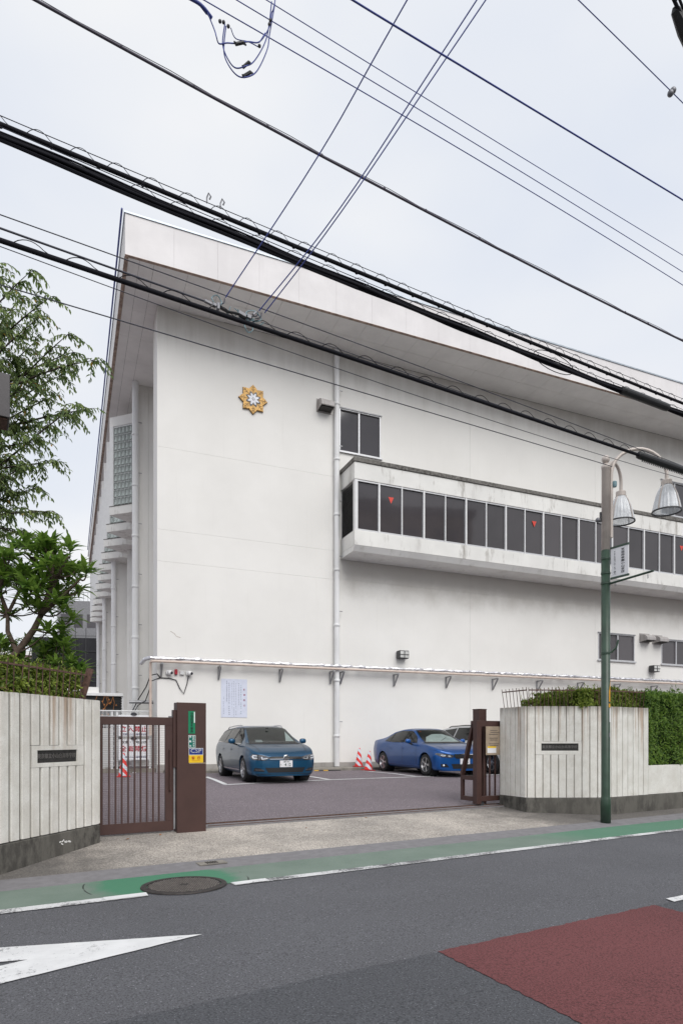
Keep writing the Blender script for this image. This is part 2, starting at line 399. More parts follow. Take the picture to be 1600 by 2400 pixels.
MT['cone'] = stripes('red_white_cone', (.62, .66, .72), (.72, .025, .02), .26, 1.1)
MT['cone_base'] = plain('red_cone_base', (.55, .02, .02), .5)
MT['manhole'] = plain('cast_iron', (.048, .042, .04), .6, .4, .3, 20, .4, 0, .4, 60)
MT['manhole_stud'] = plain('worn_cast_iron', (.21, .19, .175), .45, .5, .2, 20)
MT['yellow'] = plain('yellow_plastic', (.7, .4, .02), .5)
MT['orange_sticker'] = plain('orange_sticker', (.62, .30, .02), .5)
MT['shed_black'] = plain('black_slatted_screen', (.012, .012, .013), .7)
MT['mailbox'] = plain('brown_box_paint', (.03, .025, .028), .4, .1, .2, 4)
MT['dry_leaf'] = plain('dry_leaf', (.35, .14, .04), .8, 0, .3, 30)

# ------------------------------------------------------------------ mesh helpers
class MB:
    def __init__(s): s.v, s.f = [], []
    def add(s, vs_, fs):
        o = len(s.v); s.v += [tuple(p) for p in vs_]; s.f += [tuple(i+o for i in f) for f in fs]; return s
    def box(s, x0, x1, y0, y1, z0, z1):
        return s.add([(x0,y0,z0),(x1,y0,z0),(x1,y1,z0),(x0,y1,z0),(x0,y0,z1),(x1,y0,z1),(x1,y1,z1),(x0,y1,z1)],
                     [(0,3,2,1),(4,5,6,7),(0,1,5,4),(1,2,6,5),(2,3,7,6),(3,0,4,7)])
    def obox(s, a, b, w, h, up=(0,0,1)):
        """bar from a to b, w wide sideways, h along up"""
        a, b = Vector(a), Vector(b); d = (b-a).normalized(); U = Vector(up)
        if abs(d.dot(U)) > .98: U = Vector((1,0,0))
        sd = d.cross(U).normalized(); U = sd.cross(d).normalized()
        P = []
        for q in (a, b):
            for i, j in ((-1,-1),(1,-1),(1,1),(-1,1)): P.append(q+sd*(w/2*i)+U*(h/2*j))
        return s.add(P, [(0,1,2,3),(7,6,5,4),(0,4,5,1),(1,5,6,2),(2,6,7,3),(3,7,4,0)])
    def prism(s, poly, z0, z1):
        n = len(poly)
        return s.add([(x,y,z0) for x,y in poly]+[(x,y,z1) for x,y in poly],
                     [tuple(range(n-1,-1,-1)), tuple(range(n,2*n))]+[(i,(i+1)%n,(i+1)%n+n,i+n) for i in range(n)])
    def slab_y(s, poly, y0, y1):
        """outline in x,z given a thickness along y"""
        n = len(poly)
        return s.add([(x,y0,z) for x,z in poly]+[(x,y1,z) for x,z in poly],
                     [tuple(range(n)), tuple(range(2*n-1,n-1,-1))]+[(i,i+n,(i+1)%n+n,(i+1)%n) for i in range(n)])
    def tube(s, pts, r, seg=8, caps=True):
        pts = [Vector(p) for p in pts]; n = len(pts)
        rs = r if isinstance(r, (list, tuple)) else [r]*n
        prev = None; o = len(s.v); V = []
        for i, p in enumerate(pts):
            d = (pts[min(i+1,n-1)]-pts[max(i-1,0)]).normalized()
            if prev is None:
                a = Vector((0,0,1)) if abs(d.z) < .9 else Vector((1,0,0))
                e1 = d.cross(a).normalized()
            else: e1 = (prev-d*prev.dot(d)).normalized()
            prev = e1; e2 = d.cross(e1)
            for k in range(seg):
                t = 2*math.pi*k/seg
                V.append(p+(e1*math.cos(t)+e2*math.sin(t))*rs[i])
        Fc = [(i*seg+k, i*seg+(k+1)%seg, (i+1)*seg+(k+1)%seg, (i+1)*seg+k) for i in range(n-1) for k in range(seg)]
        if caps:
            b = len(V); V += V[:seg]+V[(n-1)*seg:n*seg]
            Fc += [tuple(b+k for k in range(seg-1,-1,-1)), tuple(b+seg+k for k in range(seg))]
        return s.add(V, Fc)
    def lathe(s, prof, seg=24, c=(0,0,0), axis='z', caps=True):
        V = []
        for rr, h in prof:
            for k in range(seg):
                t = 2*math.pi*k/seg
                x, y = rr*math.cos(t), rr*math.sin(t)
                V.append((c[0]+x, c[1]+y, c[2]+h) if axis == 'z' else ((c[0]+x, c[1]+h, c[2]+y) if axis == 'y' else (c[0]+h, c[1]+x, c[2]+y)))
        n = len(prof)
        Fc = [(i*seg+k, i*seg+(k+1)%seg, (i+1)*seg+(k+1)%seg, (i+1)*seg+k) for i in range(n-1) for k in range(seg)]
        if caps and prof[0][0] > 1e-4: Fc.append(tuple(range(seg-1,-1,-1)))
        if caps and prof[-1][0] > 1e-4: Fc.append(tuple((n-1)*seg+k for k in range(seg)))
        return s.add(V, Fc)
    def ball(s, c, r, seg=16, rings=10):
        return s.lathe([(r*math.sin(math.pi*i/rings)+1e-5, -r*math.cos(math.pi*i/rings)) for i in range(rings+1)], seg, c)
    def quad(s, a, b, c, d): return s.add([a,b,c,d], [(0,1,2,3)])
    def mesh(s, name, mat, smooth=False):
        me = bpy.data.meshes.new(name); me.from_pydata(s.v, [], s.f); me.update()
        if isinstance(mat, str): mat = MT[mat]
        if mat: me.materials.append(mat)
        if smooth: me.polygons.foreach_set('use_smooth', [len(f) <= 4 for f in s.f])
        return me
    def build(s, name, mat, parent=None, smooth=False, bev=0.0, seg=1, fix=False):
        me = s.mesh(name, mat, smooth)
        if fix:
            bm = bmesh.new(); bm.from_mesh(me); bmesh.ops.recalc_face_normals(bm, faces=bm.faces); bm.to_mesh(me); bm.free()
        return put(name, me, parent, bev, seg)
def put(name, me, parent=None, bev=0.0, seg=1):
    o = bpy.data.objects.new(name, me); COL.objects.link(o)
    if parent is not None: o.parent = parent
    if bev:
        b = o.modifiers.new('bevel', 'BEVEL'); b.width = bev; b.segments = seg; b.limit_method = 'ANGLE'; b.angle_limit = R(40)
    return o
def tag(o, label=None, cat=None, group=None, kind=None):
    if label: o['label'] = label
    if cat: o['category'] = cat
    if group: o['group'] = group
    if kind: o['kind'] = kind
    return o
def empty(name, loc=(0,0,0), rz=0.0, label=None, cat=None, group=None):
    o = bpy.data.objects.new(name, None); COL.objects.link(o)
    o.location = loc; o.rotation_euler = (0,0,rz); o.empty_display_size = .2
    return tag(o, label, cat, group)
def copy_tree(o, parent=None):
    c = o.copy(); COL.objects.link(c); c.parent = parent
    for ch in list(o.children): copy_tree(ch, c)
    return c
_text_cache = {}
def lettering(txt, size, mat, parent, M_, name='lettering', depth=.001, bold=0.0, sx=1.0, line=1.0, align='CENTER', spacing=1.0):
    """words as flat raised mesh letters, local x right, y up, z towards the reader"""
    key = (txt, size, bold, line, align, spacing, depth)
    if key not in _text_cache:
        cu = bpy.data.curves.new('letters', 'FONT'); cu.body = txt; cu.size = size; cu.align_x = align; cu.align_y = 'CENTER'
        cu.extrude = depth; cu.offset = bold; cu.space_line = line; cu.space_character = spacing; cu.resolution_u = 2
        t = bpy.data.objects.new('letters', cu); COL.objects.link(t)
        dg = bpy.context.evaluated_depsgraph_get(); dg.update()
        me = bpy.data.meshes.new_from_object(t.evaluated_get(dg))
        bpy.data.objects.remove(t); bpy.data.curves.remove(cu)
        _text_cache[key] = me
    me = _text_cache[key].copy(); me.name = name
    me.materials.clear(); me.materials.append(MT[mat])
    me.transform(M_ @ Matrix.Diagonal((sx, 1, 1, 1)))
    return put(name, me, parent)
def face_matrix(origin, right, up):
    r_, u_ = Vector(right).normalized(), Vector(up).normalized(); n_ = r_.cross(u_)
    m = Matrix((r_, u_, n_)).transposed().to_4x4(); m.translation = Vector(origin); return m

# ------------------------------------------------------------------ frames of the place
RA = R(30.5)                        # the road runs along local x, away from the camera is local y
BA = R(23.1)                        # the school's front runs along local x, its depth is local y
rx, ry = math.cos(RA), math.sin(RA)
def RD(q, s, z=0.0): return (q*rx - s*ry, q*ry + s*rx, z)
GZ = [(-60,-.3),(-6,-.06),(1,.06),(7.15,-.05),(7.6,-.02),(9.6,.12),(14.8,.36),(16.5,.39),(200,.39)]
def gz(s):
    for (a, za), (b, zb) in zip(GZ, GZ[1:]):
        if s <= b: return za+(zb-za)*(s-a)/(b-a)
    return .39
def s_of(x, y): return -ry*x + rx*y
def gxy(x, y): return gz(s_of(x, y))
rng = random.Random(7)

# ------------------------------------------------------------------ ground
def strip(name, svals, q0, q1, mat, dz=0.0):
    m = MB(); n = len(svals)
    m.add([(q, s, gz(s)+dz) for s in svals for q in (q0, q1)], [(2*i, 2*i+1, 2*i+3, 2*i+2) for i in range(n-1)])
    o = m.build(name, mat); o.rotation_euler = (0,0,RA); return tag(o, kind='structure')
def ragged(poly, step=.06, amp=.008, rnd=rng):
    out = []
    for a, b in zip(poly, poly[1:]+poly[:1]):
        L_ = math.dist(a, b); k = max(1, int(L_/step))
        nx, ny = -(b[1]-a[1])/L_, (b[0]-a[0])/L_
        for i in range(k):
            t = i/k; j = rnd.uniform(-amp, amp) if i else 0
            out.append((a[0]+(b[0]-a[0])*t+nx*j, a[1]+(b[1]-a[1])*t+ny*j))
    return out
def sheet(name, poly, mat, dz, amp=.008, step=.06, breaks=(1.0, 7.15, 7.6, 9.6, 14.8, 16.5)):
    """a thin layer in road coordinates that follows the camber"""
    P = ragged(poly, step, amp) if amp else poly
    bm = bmesh.new(); bm.faces.new([bm.verts.new((x, y, 0)) for x, y in P])
    for b in breaks: bmesh.ops.bisect_plane(bm, geom=bm.verts[:]+bm.edges[:]+bm.faces[:], plane_co=(0, b, 0), plane_no=(0, 1, 0))
    for v_ in bm.verts: v_.co.z = gz(v_.co.y)+dz
    bmesh.ops.triangulate(bm, faces=bm.faces[:])
    for f in bm.faces:
        f.normal_update()
        if f.normal.z < 0: f.normal_flip()
    me = bpy.data.meshes.new(name); bm.to_mesh(me); bm.free(); me.materials.append(MT[mat])
    o = put(name, me); o.rotation_euler = (0,0,RA); return o

g = MB(); g.quad((-900,-500,-.6),(900,-500,-.6),(900,1300,-.6),(-900,1300,-.6))
tag(g.build('ground', 'ground'), kind='structure')
strip('road', [-8, 1, 7.15], -40, 80, 'road')
strip('gutter', [7.15, 7.6], -40, 80, 'gutter')
strip('driveway_apron', [7.6, 9.42], -40, 80, 'apron')
strip('parking_lot', [9.42, 9.6, 14.8, 16.5, 160], -120, 160, 'lot')
tag(sheet('dark_asphalt_lane', [(-14,-7.5),(22,-7.5),(22,3.385),(-14,3.385)], 'dark_road', .004, .011, .04), kind='structure')
tag(sheet('red_paving', [(2.49,.6),(4.86,.6),(5.13,3.392),(2.75,3.392)], 'red_road', .008, .011, .035), kind='structure')
tag(sheet('green_strip', [(-14,6.28),(24,6.28),(24,7.15),(-14,7.15)], 'green', .004, .004), kind='structure')
tag(sheet('road_edge_line', [(-14,6.14),(1.50,6.14),(1.52,6.30),(-14,6.30)], 'white_line_worn', .008, .005), kind='structure')
tag(sheet('road_edge_line', [(2.37,6.14),(24,6.24),(24,6.39),(2.37,6.29)], 'white_line_worn', .008, .005), kind='structure')
tag(sheet('road_edge_line', [(1.12,6.145),(1.50,6.145),(1.51,6.295),(1.12,6.295)], 'white_line', .012, .003), kind='structure')
tag(sheet('road_edge_line', [(2.38,6.145),(2.76,6.15),(2.76,6.29),(2.38,6.285)], 'white_line', .012, .003), kind='structure')
tag(sheet('centre_line', [(5.37,3.36),(9,3.36),(9,3.47),(5.42,3.47)], 'white_line', .012, .004), kind='structure')
tag(sheet('diamond_road_marking', [(1.53,4.635),(.19,5.085),(-1.6,5.65),(-1.6,5.24),(.36,4.685),(-1.6,4.16),(-1.6,3.72),(.17,4.28)], 'white_line', .008, .003), kind='structure')
def lot_line(name, pts, w=.13):
    m = MB(); k = 0
    for (x0,y0),(x1,y1) in zip(pts, pts[1:]):
        L_ = math.dist((x0,y0),(x1,y1)); n = max(2, int(L_/.25)); nx, ny = -(y1-y0)/L_*w/2, (x1-x0)/L_*w/2
        V = []
        for i in range(n+1):
            t = i/n; x, y = x0+(x1-x0)*t, y0+(y1-y0)*t
            for sg in (-1, 1): V.append((x+sg*nx, y+sg*ny, gxy(x+sg*nx, y+sg*ny)+.006))
        m.add(V, [(2*i, 2*i+2, 2*i+3, 2*i+1) for i in range(n)])
    return tag(m.build(name, 'white_line'), kind='structure')
lot_line('stall_front_line', [(-2.86,15.52),(-.28,17.42),(2.3,18.86),(5.2,20.2)])
lot_line('stall_side_line', [(-3.9,18.4),(-2.86,15.72)])
lot_line('stall_side_line', [(-2.0,20.6),(-.36,17.52)])
lot_line('stall_side_line', [(.72,22.0),(2.2,18.95)])
lot_line('stall_side_line', [(3.4,23.2),(5.0,20.25)])

# manhole with its raised pattern
mh = empty('manhole_cover', RD(1.93, 6.43, gz(6.43)+.006), RA, 'round cast iron manhole cover at the edge of the green strip', 'manhole')
mh.rotation_euler = (R(-1.03), 0, RA)
MB().lathe([(.37,0),(.37,.010),(.425,.010),(.43,0)], 48, caps=False).build('frame_ring', 'manhole', mh)
MB().lathe([(.362,0),(.362,.007)], 48).build('cover', 'manhole', mh)
m = MB(); k = 0
for i in range(-14, 15):
    for j in range(-14, 15):
        x, y = i*.026+(j % 2)*.013, j*.0245
        d = math.hypot(x, y)
        if d < .345 and d > .05:
            a = rng.uniform(0, 3.14); l, w = .0085, .0055
            ca, sa = math.cos(a), math.sin(a)
            m.add([(x+ca*p*l-sa*q_*w, y+sa*p*l+ca*q_*w, zz) for zz in (.007, .0125) for p, q_ in ((-1,-1),(1,-1),(1,1),(-1,1))],
                  [(4,5,6,7),(0,1,5,4),(1,2,6,5),(2,3,7,6),(3,0,4,7)])
tag(m.build('tread_pattern', 'manhole_stud', mh), kind='stuff')
dr = empty('gutter_drain', RD(2.56, 7.42, gz(7.42)), RA, 'small rectangular drain cover set in the gutter', 'drain')
MB().box(-.17,.17,-.09,.09,0,.010).build('frame', 'kerb', dr)
m = MB()
for i in range(5): m.box(-.07+i*.03,-.055+i*.03,-.05,.05,.0105,.016)
m.build('grate', 'manhole', dr)

# ------------------------------------------------------------------ the school building
SB = empty('school_building', (-5.99, 20.8, 0), BA, 'large white school building with deep overhanging flat roof', 'building')
TX, RZ, FZ = 33.0, 15.6, 16.8       # length of the front, underside and top of the roof edge
V1 = 36.0                           # depth of the side
back = MB().box(.012,TX,.12,1.0,.2,RZ-.002)
back.build('backing_wall', 'joint', SB)
MB().box(2.0,TX-.1,1.0,V1-1,.2,RZ-.01).build('core', 'white', SB)
# front: painted panels between open joints, cut round the windows
openings = [(6.42,8.10,11.99,13.57),(22.6,24.4,11.95,13.53),(18.78,20.94,4.99,6.19),(22.62,25.0,4.97,6.13)]
def panel(t0, t1, z0, z1):
    xs, zs = {t0, t1}, {z0, z1}
    for a, b, c, d in openings:
        for x in (a, b):
            if t0 < x < t1: xs.add(x)
        for z in (c, d):
            if z0 < z < z1: zs.add(z)
    xs, zs = sorted(xs), sorted(zs); m = MB()
    ix = {}; 
    def vid(x, z, y):
        k_ = (x, z, y)
        if k_ not in ix: ix[k_] = len(m.v); m.v.append((x, y, z))
        return ix[k_]
    solid = lambda i, j: 0 <= i < len(xs)-1 and 0 <= j < len(zs)-1 and not any(
        a < (xs[i]+xs[i+1])/2 < b and c < (zs[j]+zs[j+1])/2 < d for a, b, c, d in openings)
    Y0, Y1 = 0.0, .118
    for i in range(len(xs)-1):
        for j in range(len(zs)-1):
            if not solid(i, j): continue
            a, b, c, d = xs[i], xs[i+1], zs[j], zs[j+1]
            m.f.append((vid(a,c,Y0), vid(b,c,Y0), vid(b,d,Y0), vid(a,d,Y0)))
            if not solid(i-1, j): m.f.append((vid(a,c,Y1), vid(a,c,Y0), vid(a,d,Y0), vid(a,d,Y1)))
            if not solid(i+1, j): m.f.append((vid(b,c,Y0), vid(b,c,Y1), vid(b,d,Y1), vid(b,d,Y0)))
            if not solid(i, j-1): m.f.append((vid(a,c,Y1), vid(b,c,Y1), vid(b,c,Y0), vid(a,c,Y0)))
            if not solid(i, j+1): m.f.append((vid(a,d,Y0), vid(b,d,Y0), vid(b,d,Y1), vid(a,d,Y1)))
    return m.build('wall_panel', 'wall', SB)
J = .003
tj = [0.0, 6.27, 12.08, 18.61, 25.2, TX]
for i in range(5):
    zc = [.30, 7.29, 8.33, 11.02, RZ-.005] if i == 0 else [.30, 7.33, RZ-.005]
    for a, b in zip(zc, zc[1:]): panel(tj[i]+J, tj[i+1]-J, a+J*.7, b-J*.7)
MB().box(.004,.0115,.119,1.0,.3,RZ-.005).build('end_face', 'wall', SB)
for i in range(5): MB().box(tj[i]+.003,tj[i+1]-.003,-.05,-.001,.25,.645).build('plinth', 'plinth', SB, bev=.008)
tag(MB().box(.2,TX,-1.05,-.052,.2,.485).build('footing_strip', 'kerb', SB, bev=.02))

# windows in the wall
def sliding_window(t0, t1, z0, z1, mull, y=.0, mark=None):
    w = empty('window'); w.parent = SB
    f = .045
    m = MB(); m.box(t0,t0+f,y-.02,y+.10,z0,z1); m.box(t1-f,t1,y-.02,y+.10,z0,z1)
    m.box(t0+f,t1-f,y-.02,y+.10,z1-f,z1); m.box(t0+f,t1-f,y-.02,y+.10,z0,z0+f)
    m.box(mull-.03,mull+.03,y+.0,y+.09,z0+f,z1-f)
    m.build('frame', 'alu', w, bev=.004)
    MB().box(t0-.06,t1+.06,y-.07,y-.021,z0-.05,z0+.01).build('sill', 'alu', w, bev=.006)
    MB().box(t0-.04,t1+.04,y-.05,y-.021,z1-.01,z1+.03).build('drip_edge', 'steel', w)
    MB().box(t0+f,mull-.03,y+.06,y+.07,z0+f,z1-f).build('pane', 'pane', w)
    MB().box(mull+.03,t1-f,y+.035,y+.045,z0+f,z1-f).build('pane', 'pane', w)
    if mark:
        x, z = mark; s = .1
        MB().slab_y([(x-s,z+s*.8),(x,z-s*.9),(x+s,z+s*.8)], y+.030, y+.034).build('red_triangle', 'red', w)
    return w
sliding_window(6.42,8.10,11.99,13.57,7.22)
sliding_window(22.6,24.4,11.95,13.53,23.5)
sliding_window(18.78,20.94,4.99,6.19,19.95)
sliding_window(22.62,25.0,4.97,6.13,23.6)

# the projecting band of windows
BX, BD = 6.65, .8
RB = empty('window_band', (-.18,-.45,-.17)); RB.parent = SB     # stands 1.25 m out from the wall
MB().box(BX,31,-BD,(.448),8.40,8.93).build('sill_band', 'band', RB, bev=.012)
MB().add([(BX,-BD,8.40),(31,-BD,8.40),(31,-BD+.12,8.22),(BX,-BD+.12,8.22),(BX,(.448),8.40),(31,(.448),8.40),(31,(.448),8.22),(BX,(.448),8.22)],
         [(0,1,2,3),(3,2,6,7),(0,3,7,4),(1,5,6,2)]).build('underside', 'white', RB)
MB().box(BX,31,-BD,(.448),10.70,11.30).build('head_band', 'band', RB, bev=.012)
MB().box(BX-.04,31,-BD-.04,(.448),11.302,11.45).build('coping', 'coping', RB, bev=.01)
MB().box(BX+.25,30.9,-.55,(.446),8.94,10.69).build('dark_interior', 'void', RB)
def bar(t, w, y0=-.79, y1=-.66): MB().box(t-w/2,t+w/2,y0,y1,8.932,10.698).build('mullion', 'alu_white', RB, bev=.004)
MB().box(BX+.02,BX+.14,-.79,-.67,8.932,10.698).build('corner_post', 'alu_white', RB, bev=.006)
pitch = .909
for k in range(1, 27): bar(BX+.06+k*pitch, .07 if k % 2 else .042)
m = MB(); m.box(BX+.14,30.9,-.775,-.70,8.932,8.99); m.box(BX+.14,30.9,-.775,-.70,10.65,10.698)
m.build('rail', 'alu', RB)
for k in range(26):
    a = BX+.06+k*pitch+.04; b = a+pitch-.08
    p = MB().box(a,b,-.735 if k % 2 else -.715,-.70,8.99,10.65).build('pane', 'pane', RB)
    if k in (1, 8, 17):
        x, z = (a+b)/2+.03, 10.18
        MB().slab_y([(x-.11,z+.10),(x,z-.13),(x+.11,z+.10)],-.742,-.737).build('red_triangle', 'red', RB)
m = MB(); m.box(BX+.03,BX+.20,-.66,-.60,8.94,10.69); m.box(BX+.03,BX+.20,(.39),(.446),8.94,10.69)
m.build('louvre_frame', 'alu', RB)
m = MB()
for k in range(22):
    z = 8.96+k*.078
    m.add([(BX+.03,-.60,z),(BX+.03,.39,z),(BX+.13,.39,z+.062),(BX+.13,-.60,z+.062),(BX+.03,-.60,z+.012),(BX+.03,.39,z+.012),(BX+.13,.39,z+.074),(BX+.13,-.60,z+.074)],
          [(0,3,2,1),(4,5,6,7),(0,1,5,4),(2,3,7,6)])
tag(m.build('louvre_slats', 'louvre', RB), kind='stuff')

# roof edge and soffit: separate boards with open joints
RF = empty('roof'); RF.parent = SB
OV, OS = 1.89, 1.135
MB().box(-OS+.05,TX,-OV+.05,V1,RZ+.03,FZ-.01).build('roof_slab', 'void', RF)
MB().box(-OS-.03,TX,-OV-.03,-OV+.2,FZ,FZ+.05).build('flashing', 'flash', RF)
MB().box(-OS-.03,-OS+.2,-OV+.2,V1,FZ,FZ+.05).build('flashing', 'flash', RF)
MB().box(-OS-.004,TX,-OV-.004,-OV+.1,RZ-.004,RZ+.006).build('drip_edge', 'rust_edge', RF)
MB().box(-OS-.012,-OS+.1,-OV+.1,V1,RZ-.012,RZ+.006).build('drip_edge', 'rust_edge', RF)
x = -OS; xs = [-OS, .26]
while xs[-1] < TX-.2: xs.append(xs[-1]+1.315)
xs[-1] = TX
for a, b in zip(xs, xs[1:]): MB().box(a+.002,b-.002,-OV,-OV+.045,RZ+.008,FZ-.002).build('fascia_panel', 'fascia', RF)
ys = [-OV+.046+i*1.52 for i in range(25)]
for a, b in zip(ys, ys[1:]): MB().box(-OS,-OS+.045,a+.004,b-.004,RZ+.008,FZ-.002).build('fascia_panel', 'white', RF)
for row, (y0, y1) in enumerate(((-OV+.105,-.97),(-.96,-.002))):
    x = -.30+.0
    cuts = [-.30+i*1.0 for i in range(34)]
    for a, b in zip(cuts, cuts[1:]): MB().box(a+.004,b-.004,y0,y1,RZ+.002,RZ+.02).build('soffit_board', 'soffit', RF)
cuts = [-OV+.105]+[-.96+i*1.52 for i in range(25)]
for a, b in zip(cuts, cuts[1:]):
    for x0, x1 in ((-OS+.105,-.72),(-.712,-.305)):
        MB().box(x0,x1,a+.004,b-.004,RZ+.002,RZ+.02).build('soffit_board', 'soffit', RF)
    if b > 0: MB().box(-.297,2.2,max(a,0)+.004,b-.004,RZ+.002,RZ+.02).build('soffit_board', 'soffit', RF)
MB().tube([(-OS-.09,-OV-.05,FZ+.06)]+[(-OS-.09,-OV+i*2.0,FZ+.04-.02*(i%2)) for i in range(1,19)], .028, 6).build('lightning_conductor', 'wire_blue', RF)
m = MB()
for i in range(1, 17): m.box(i*2.0-.74,i*2.0-.72,-OV-.02,-OV+.0,RZ-.07,RZ-.012)
m.build('drip_tabs', 'rust', RF)

# the long side: piers, triangular window bays, downpipes
MB().box(.30,1.99,5.12,V1,.2,RZ-.004).build('side_wall', 'wall', SB)
MB().box(1.0,1.99,1.002,5.11,.2,RZ-.004).build('recess_wall', 'wall', SB)
def downpipe(parent, x, y, r, z0, z1, name='downpipe'):
    d = empty(name); d.parent = parent
    MB().tube([(x,y,z0),(x,y,z1)], r, 14).build('pipe', 'pvc', d, smooth=True)
    n = int((z1-z0)/2.0)
    for i in range(n):
        zz = z0+1.1+i*2.0
        MB().lathe([(r+.001,-.05),(r+.014,-.045),(r+.014,.045),(r+.001,.05)], 14, (x,y,zz)).build('socket', 'pvc', d, smooth=True)
        MB().box(x+r*.5,x+r+.12,y-.012,y+.012,zz+.5,zz+.53).build('clip', 'steel', d)
    return d
for k in range(4):
    y0 = 5.1+9.6*k
    if y0+.5 > V1: break
    MB().box(-.10 if k == 0 else -.34,.299,y0,y0+.55,.2,RZ-.003).build('pier', 'wall', SB, bev=.015)
    if k == 0: MB().box(.301,1.2,y0-.002,y0+.012,.2,RZ-.003).build('pier_return', 'wall', SB)
    downpipe(SB, -.22 if k == 0 else -.44, y0-.17, .125, .4, RZ-.01)
MB().box(.05,.299,12.0,12.12,.2,10.95).build('fin', 'white', SB)
# bays
IN, FAR, TIP = (-.08,-.90), (-.08,.77), (-1.05,0.0)
bay_mats = {}
gl = Vector((TIP[0]-IN[0], TIP[1]-IN[1])); GLn = gl.length; gl /= GLn; gn = Vector((gl.y, -gl.x))
if gn.y > 0: gn = -gn
def bay_pt(a, off): return (IN[0]+gl.x*a+gn.x*off, IN[1]+gl.y*a+gn.y*off)
blk = MB()
bw, bh = 1.13/6, 3.30/10
c0, c1 = bay_pt(.005, -.03), bay_pt(bw-.005, -.03)
d0, d1 = bay_pt(.03, .004), bay_pt(bw-.03, .004)
e0, e1 = bay_pt(.055, -.022), bay_pt(bw-.055, -.022)
for (p0, p1, zi) in ((c0,c1,.006),(d0,d1,.04),(e0,e1,.085)):
    blk.v += [(p0[0],p0[1],zi),(p1[0],p1[1],zi),(p1[0],p1[1],bh-zi),(p0[0],p0[1],bh-zi)]
for b in (0, 4): blk.f += [(b+i, b+(i+1) % 4, b+4+(i+1) % 4, b+4+i) for i in range(4)]
blk.f.append((8,9,10,11))
def _ext(a): return (a[0]+1.0*0, a[1])
tri = [(IN[0]+.38,IN[1]), IN, TIP, FAR, (FAR[0]+.38,FAR[1])]
def make_bay():
    b = MB(); b.prism(tri, 10.95, 11.29); o1 = b.mesh('lower_band', 'band')
    b = MB(); b.prism(tri, 14.66, 15.06); o2 = b.mesh('upper_band', 'white')
    b = MB(); b.prism([TIP, FAR, (FAR[0]+.38,FAR[1]), (FAR[0]+.38,FAR[1]-.1), (FAR[0]-.02,FAR[1]-.12), bay_pt(GLn-.17,-.10)], 11.31, 14.64); o3 = b.mesh('back_panel', 'white')
    b = MB(); p = [bay_pt(GLn-.18,0.0), bay_pt(GLn,0.0), bay_pt(GLn-.001,-.05), bay_pt(GLn-.18,-.06)]
    b.prism(p, 11.29, 14.66); o4 = b.mesh('frame', 'alu_white')
    b = MB(); p = [bay_pt(0,-.032), bay_pt(GLn-.18,-.032), bay_pt(GLn-.18,-.06), bay_pt(0,-.06)]
    b.prism(p, 11.29, 14.66); o5 = b.mesh('grout', 'alu_white')
    b = MB(); b.prism([(x*1.025,y*1.03) for x, y in tri[1:4]], 11.291, 11.312); o6 = b.mesh('drip_line', 'coping')
    return o1, o2, o3, o4, o5, o6
bay_meshes = make_bay()
blk_mesh = blk.mesh('glass_block', 'block')
joined = MB()
for i in range(6):
    for j in range(10): joined.add([(x+gl.x*bw*i, y+gl.y*bw*i, z+11.32+bh*j) for x, y, z in blk.v], blk.f)
blk_joined = joined.mesh('glass_blocks', 'block')
for k in range(12):
    bay = empty('window_bay', (0, 7.2+2.4*k, 0)); bay.parent = SB
    for me in bay_meshes: put(me.name, me, bay)
    if k == 0:
        for i in range(6):
            for j in range(10):
                o = put('glass_block', blk_mesh, bay); o.location = (gl.x*bw*i, gl.y*bw*i, 11.32+bh*j)
    else:
        tag(put('glass_blocks', blk_joined, bay), kind='stuff')

# things fixed to the front
downpipe(SB, 6.27, -.14, .10, .5, RZ-.01)
def hood(t, z, w=.5, h=.4, d=.42):
    e = empty('vent_hood'); e.parent = SB
    P = [(0,0),(0,h)]+[(-d*math.sin(a)*1.0, h-.02-(h*.55)*(1-math.cos(a))) for a in (0.25,.6,.9,1.2,1.45)]+[(-d,h*.18),(-d+.02,h*.12)]
    n = len(P)
    MB().add([(t-w/2,-.012+y,z+zz) for y, zz in P]+[(t+w/2,-.012+y,z+zz) for y, zz in P],
             [tuple(range(n-1,-1,-1)), tuple(range(n,2*n))]+[(i,i+1,i+1+n,i+n) for i in range(n-1)]).build('cover', 'hood', e, fix=True)
    MB().box(t-w/2-.04,t+w/2+.04,-.011,-.001,z-.04,z+h+.04).build('flange', 'hood', e)
    MB().box(t-w/2+.03,t+w/2-.03,-d+.05,-.02,z+.02,z+.03).build('opening', 'void', e)
hood(5.82,13.28); hood(21.55,5.92,.55,.36,.4); hood(22.36,5.9,.55,.36,.4)
def flood(t, z, flip=1):
    e = empty('wall_lamp'); e.parent = SB
    MB().box(t-.2,t+.2,-.30,-.03,z-.14,z+.16).build('housing', 'dark_metal', e, bev=.015)
    MB().box(t-.17,t+.17,-.312,-.301,z-.11,z+.13).build('lens', 'lamp_glass', e)
    m = MB(); m.box(t-.012,t+.012,-.33,-.313,z-.13,z+.15); m.box(t-.19,t+.19,-.329,-.314,z-.005,z+.015)
    m.build('guard', 'dark_metal', e)
    MB().box(t-.08,t+.08,-.03,-.001,z-.1,z+.1).build('mount', 'dark_metal', e)
flood(8.95,4.66); flood(22.0,4.7)
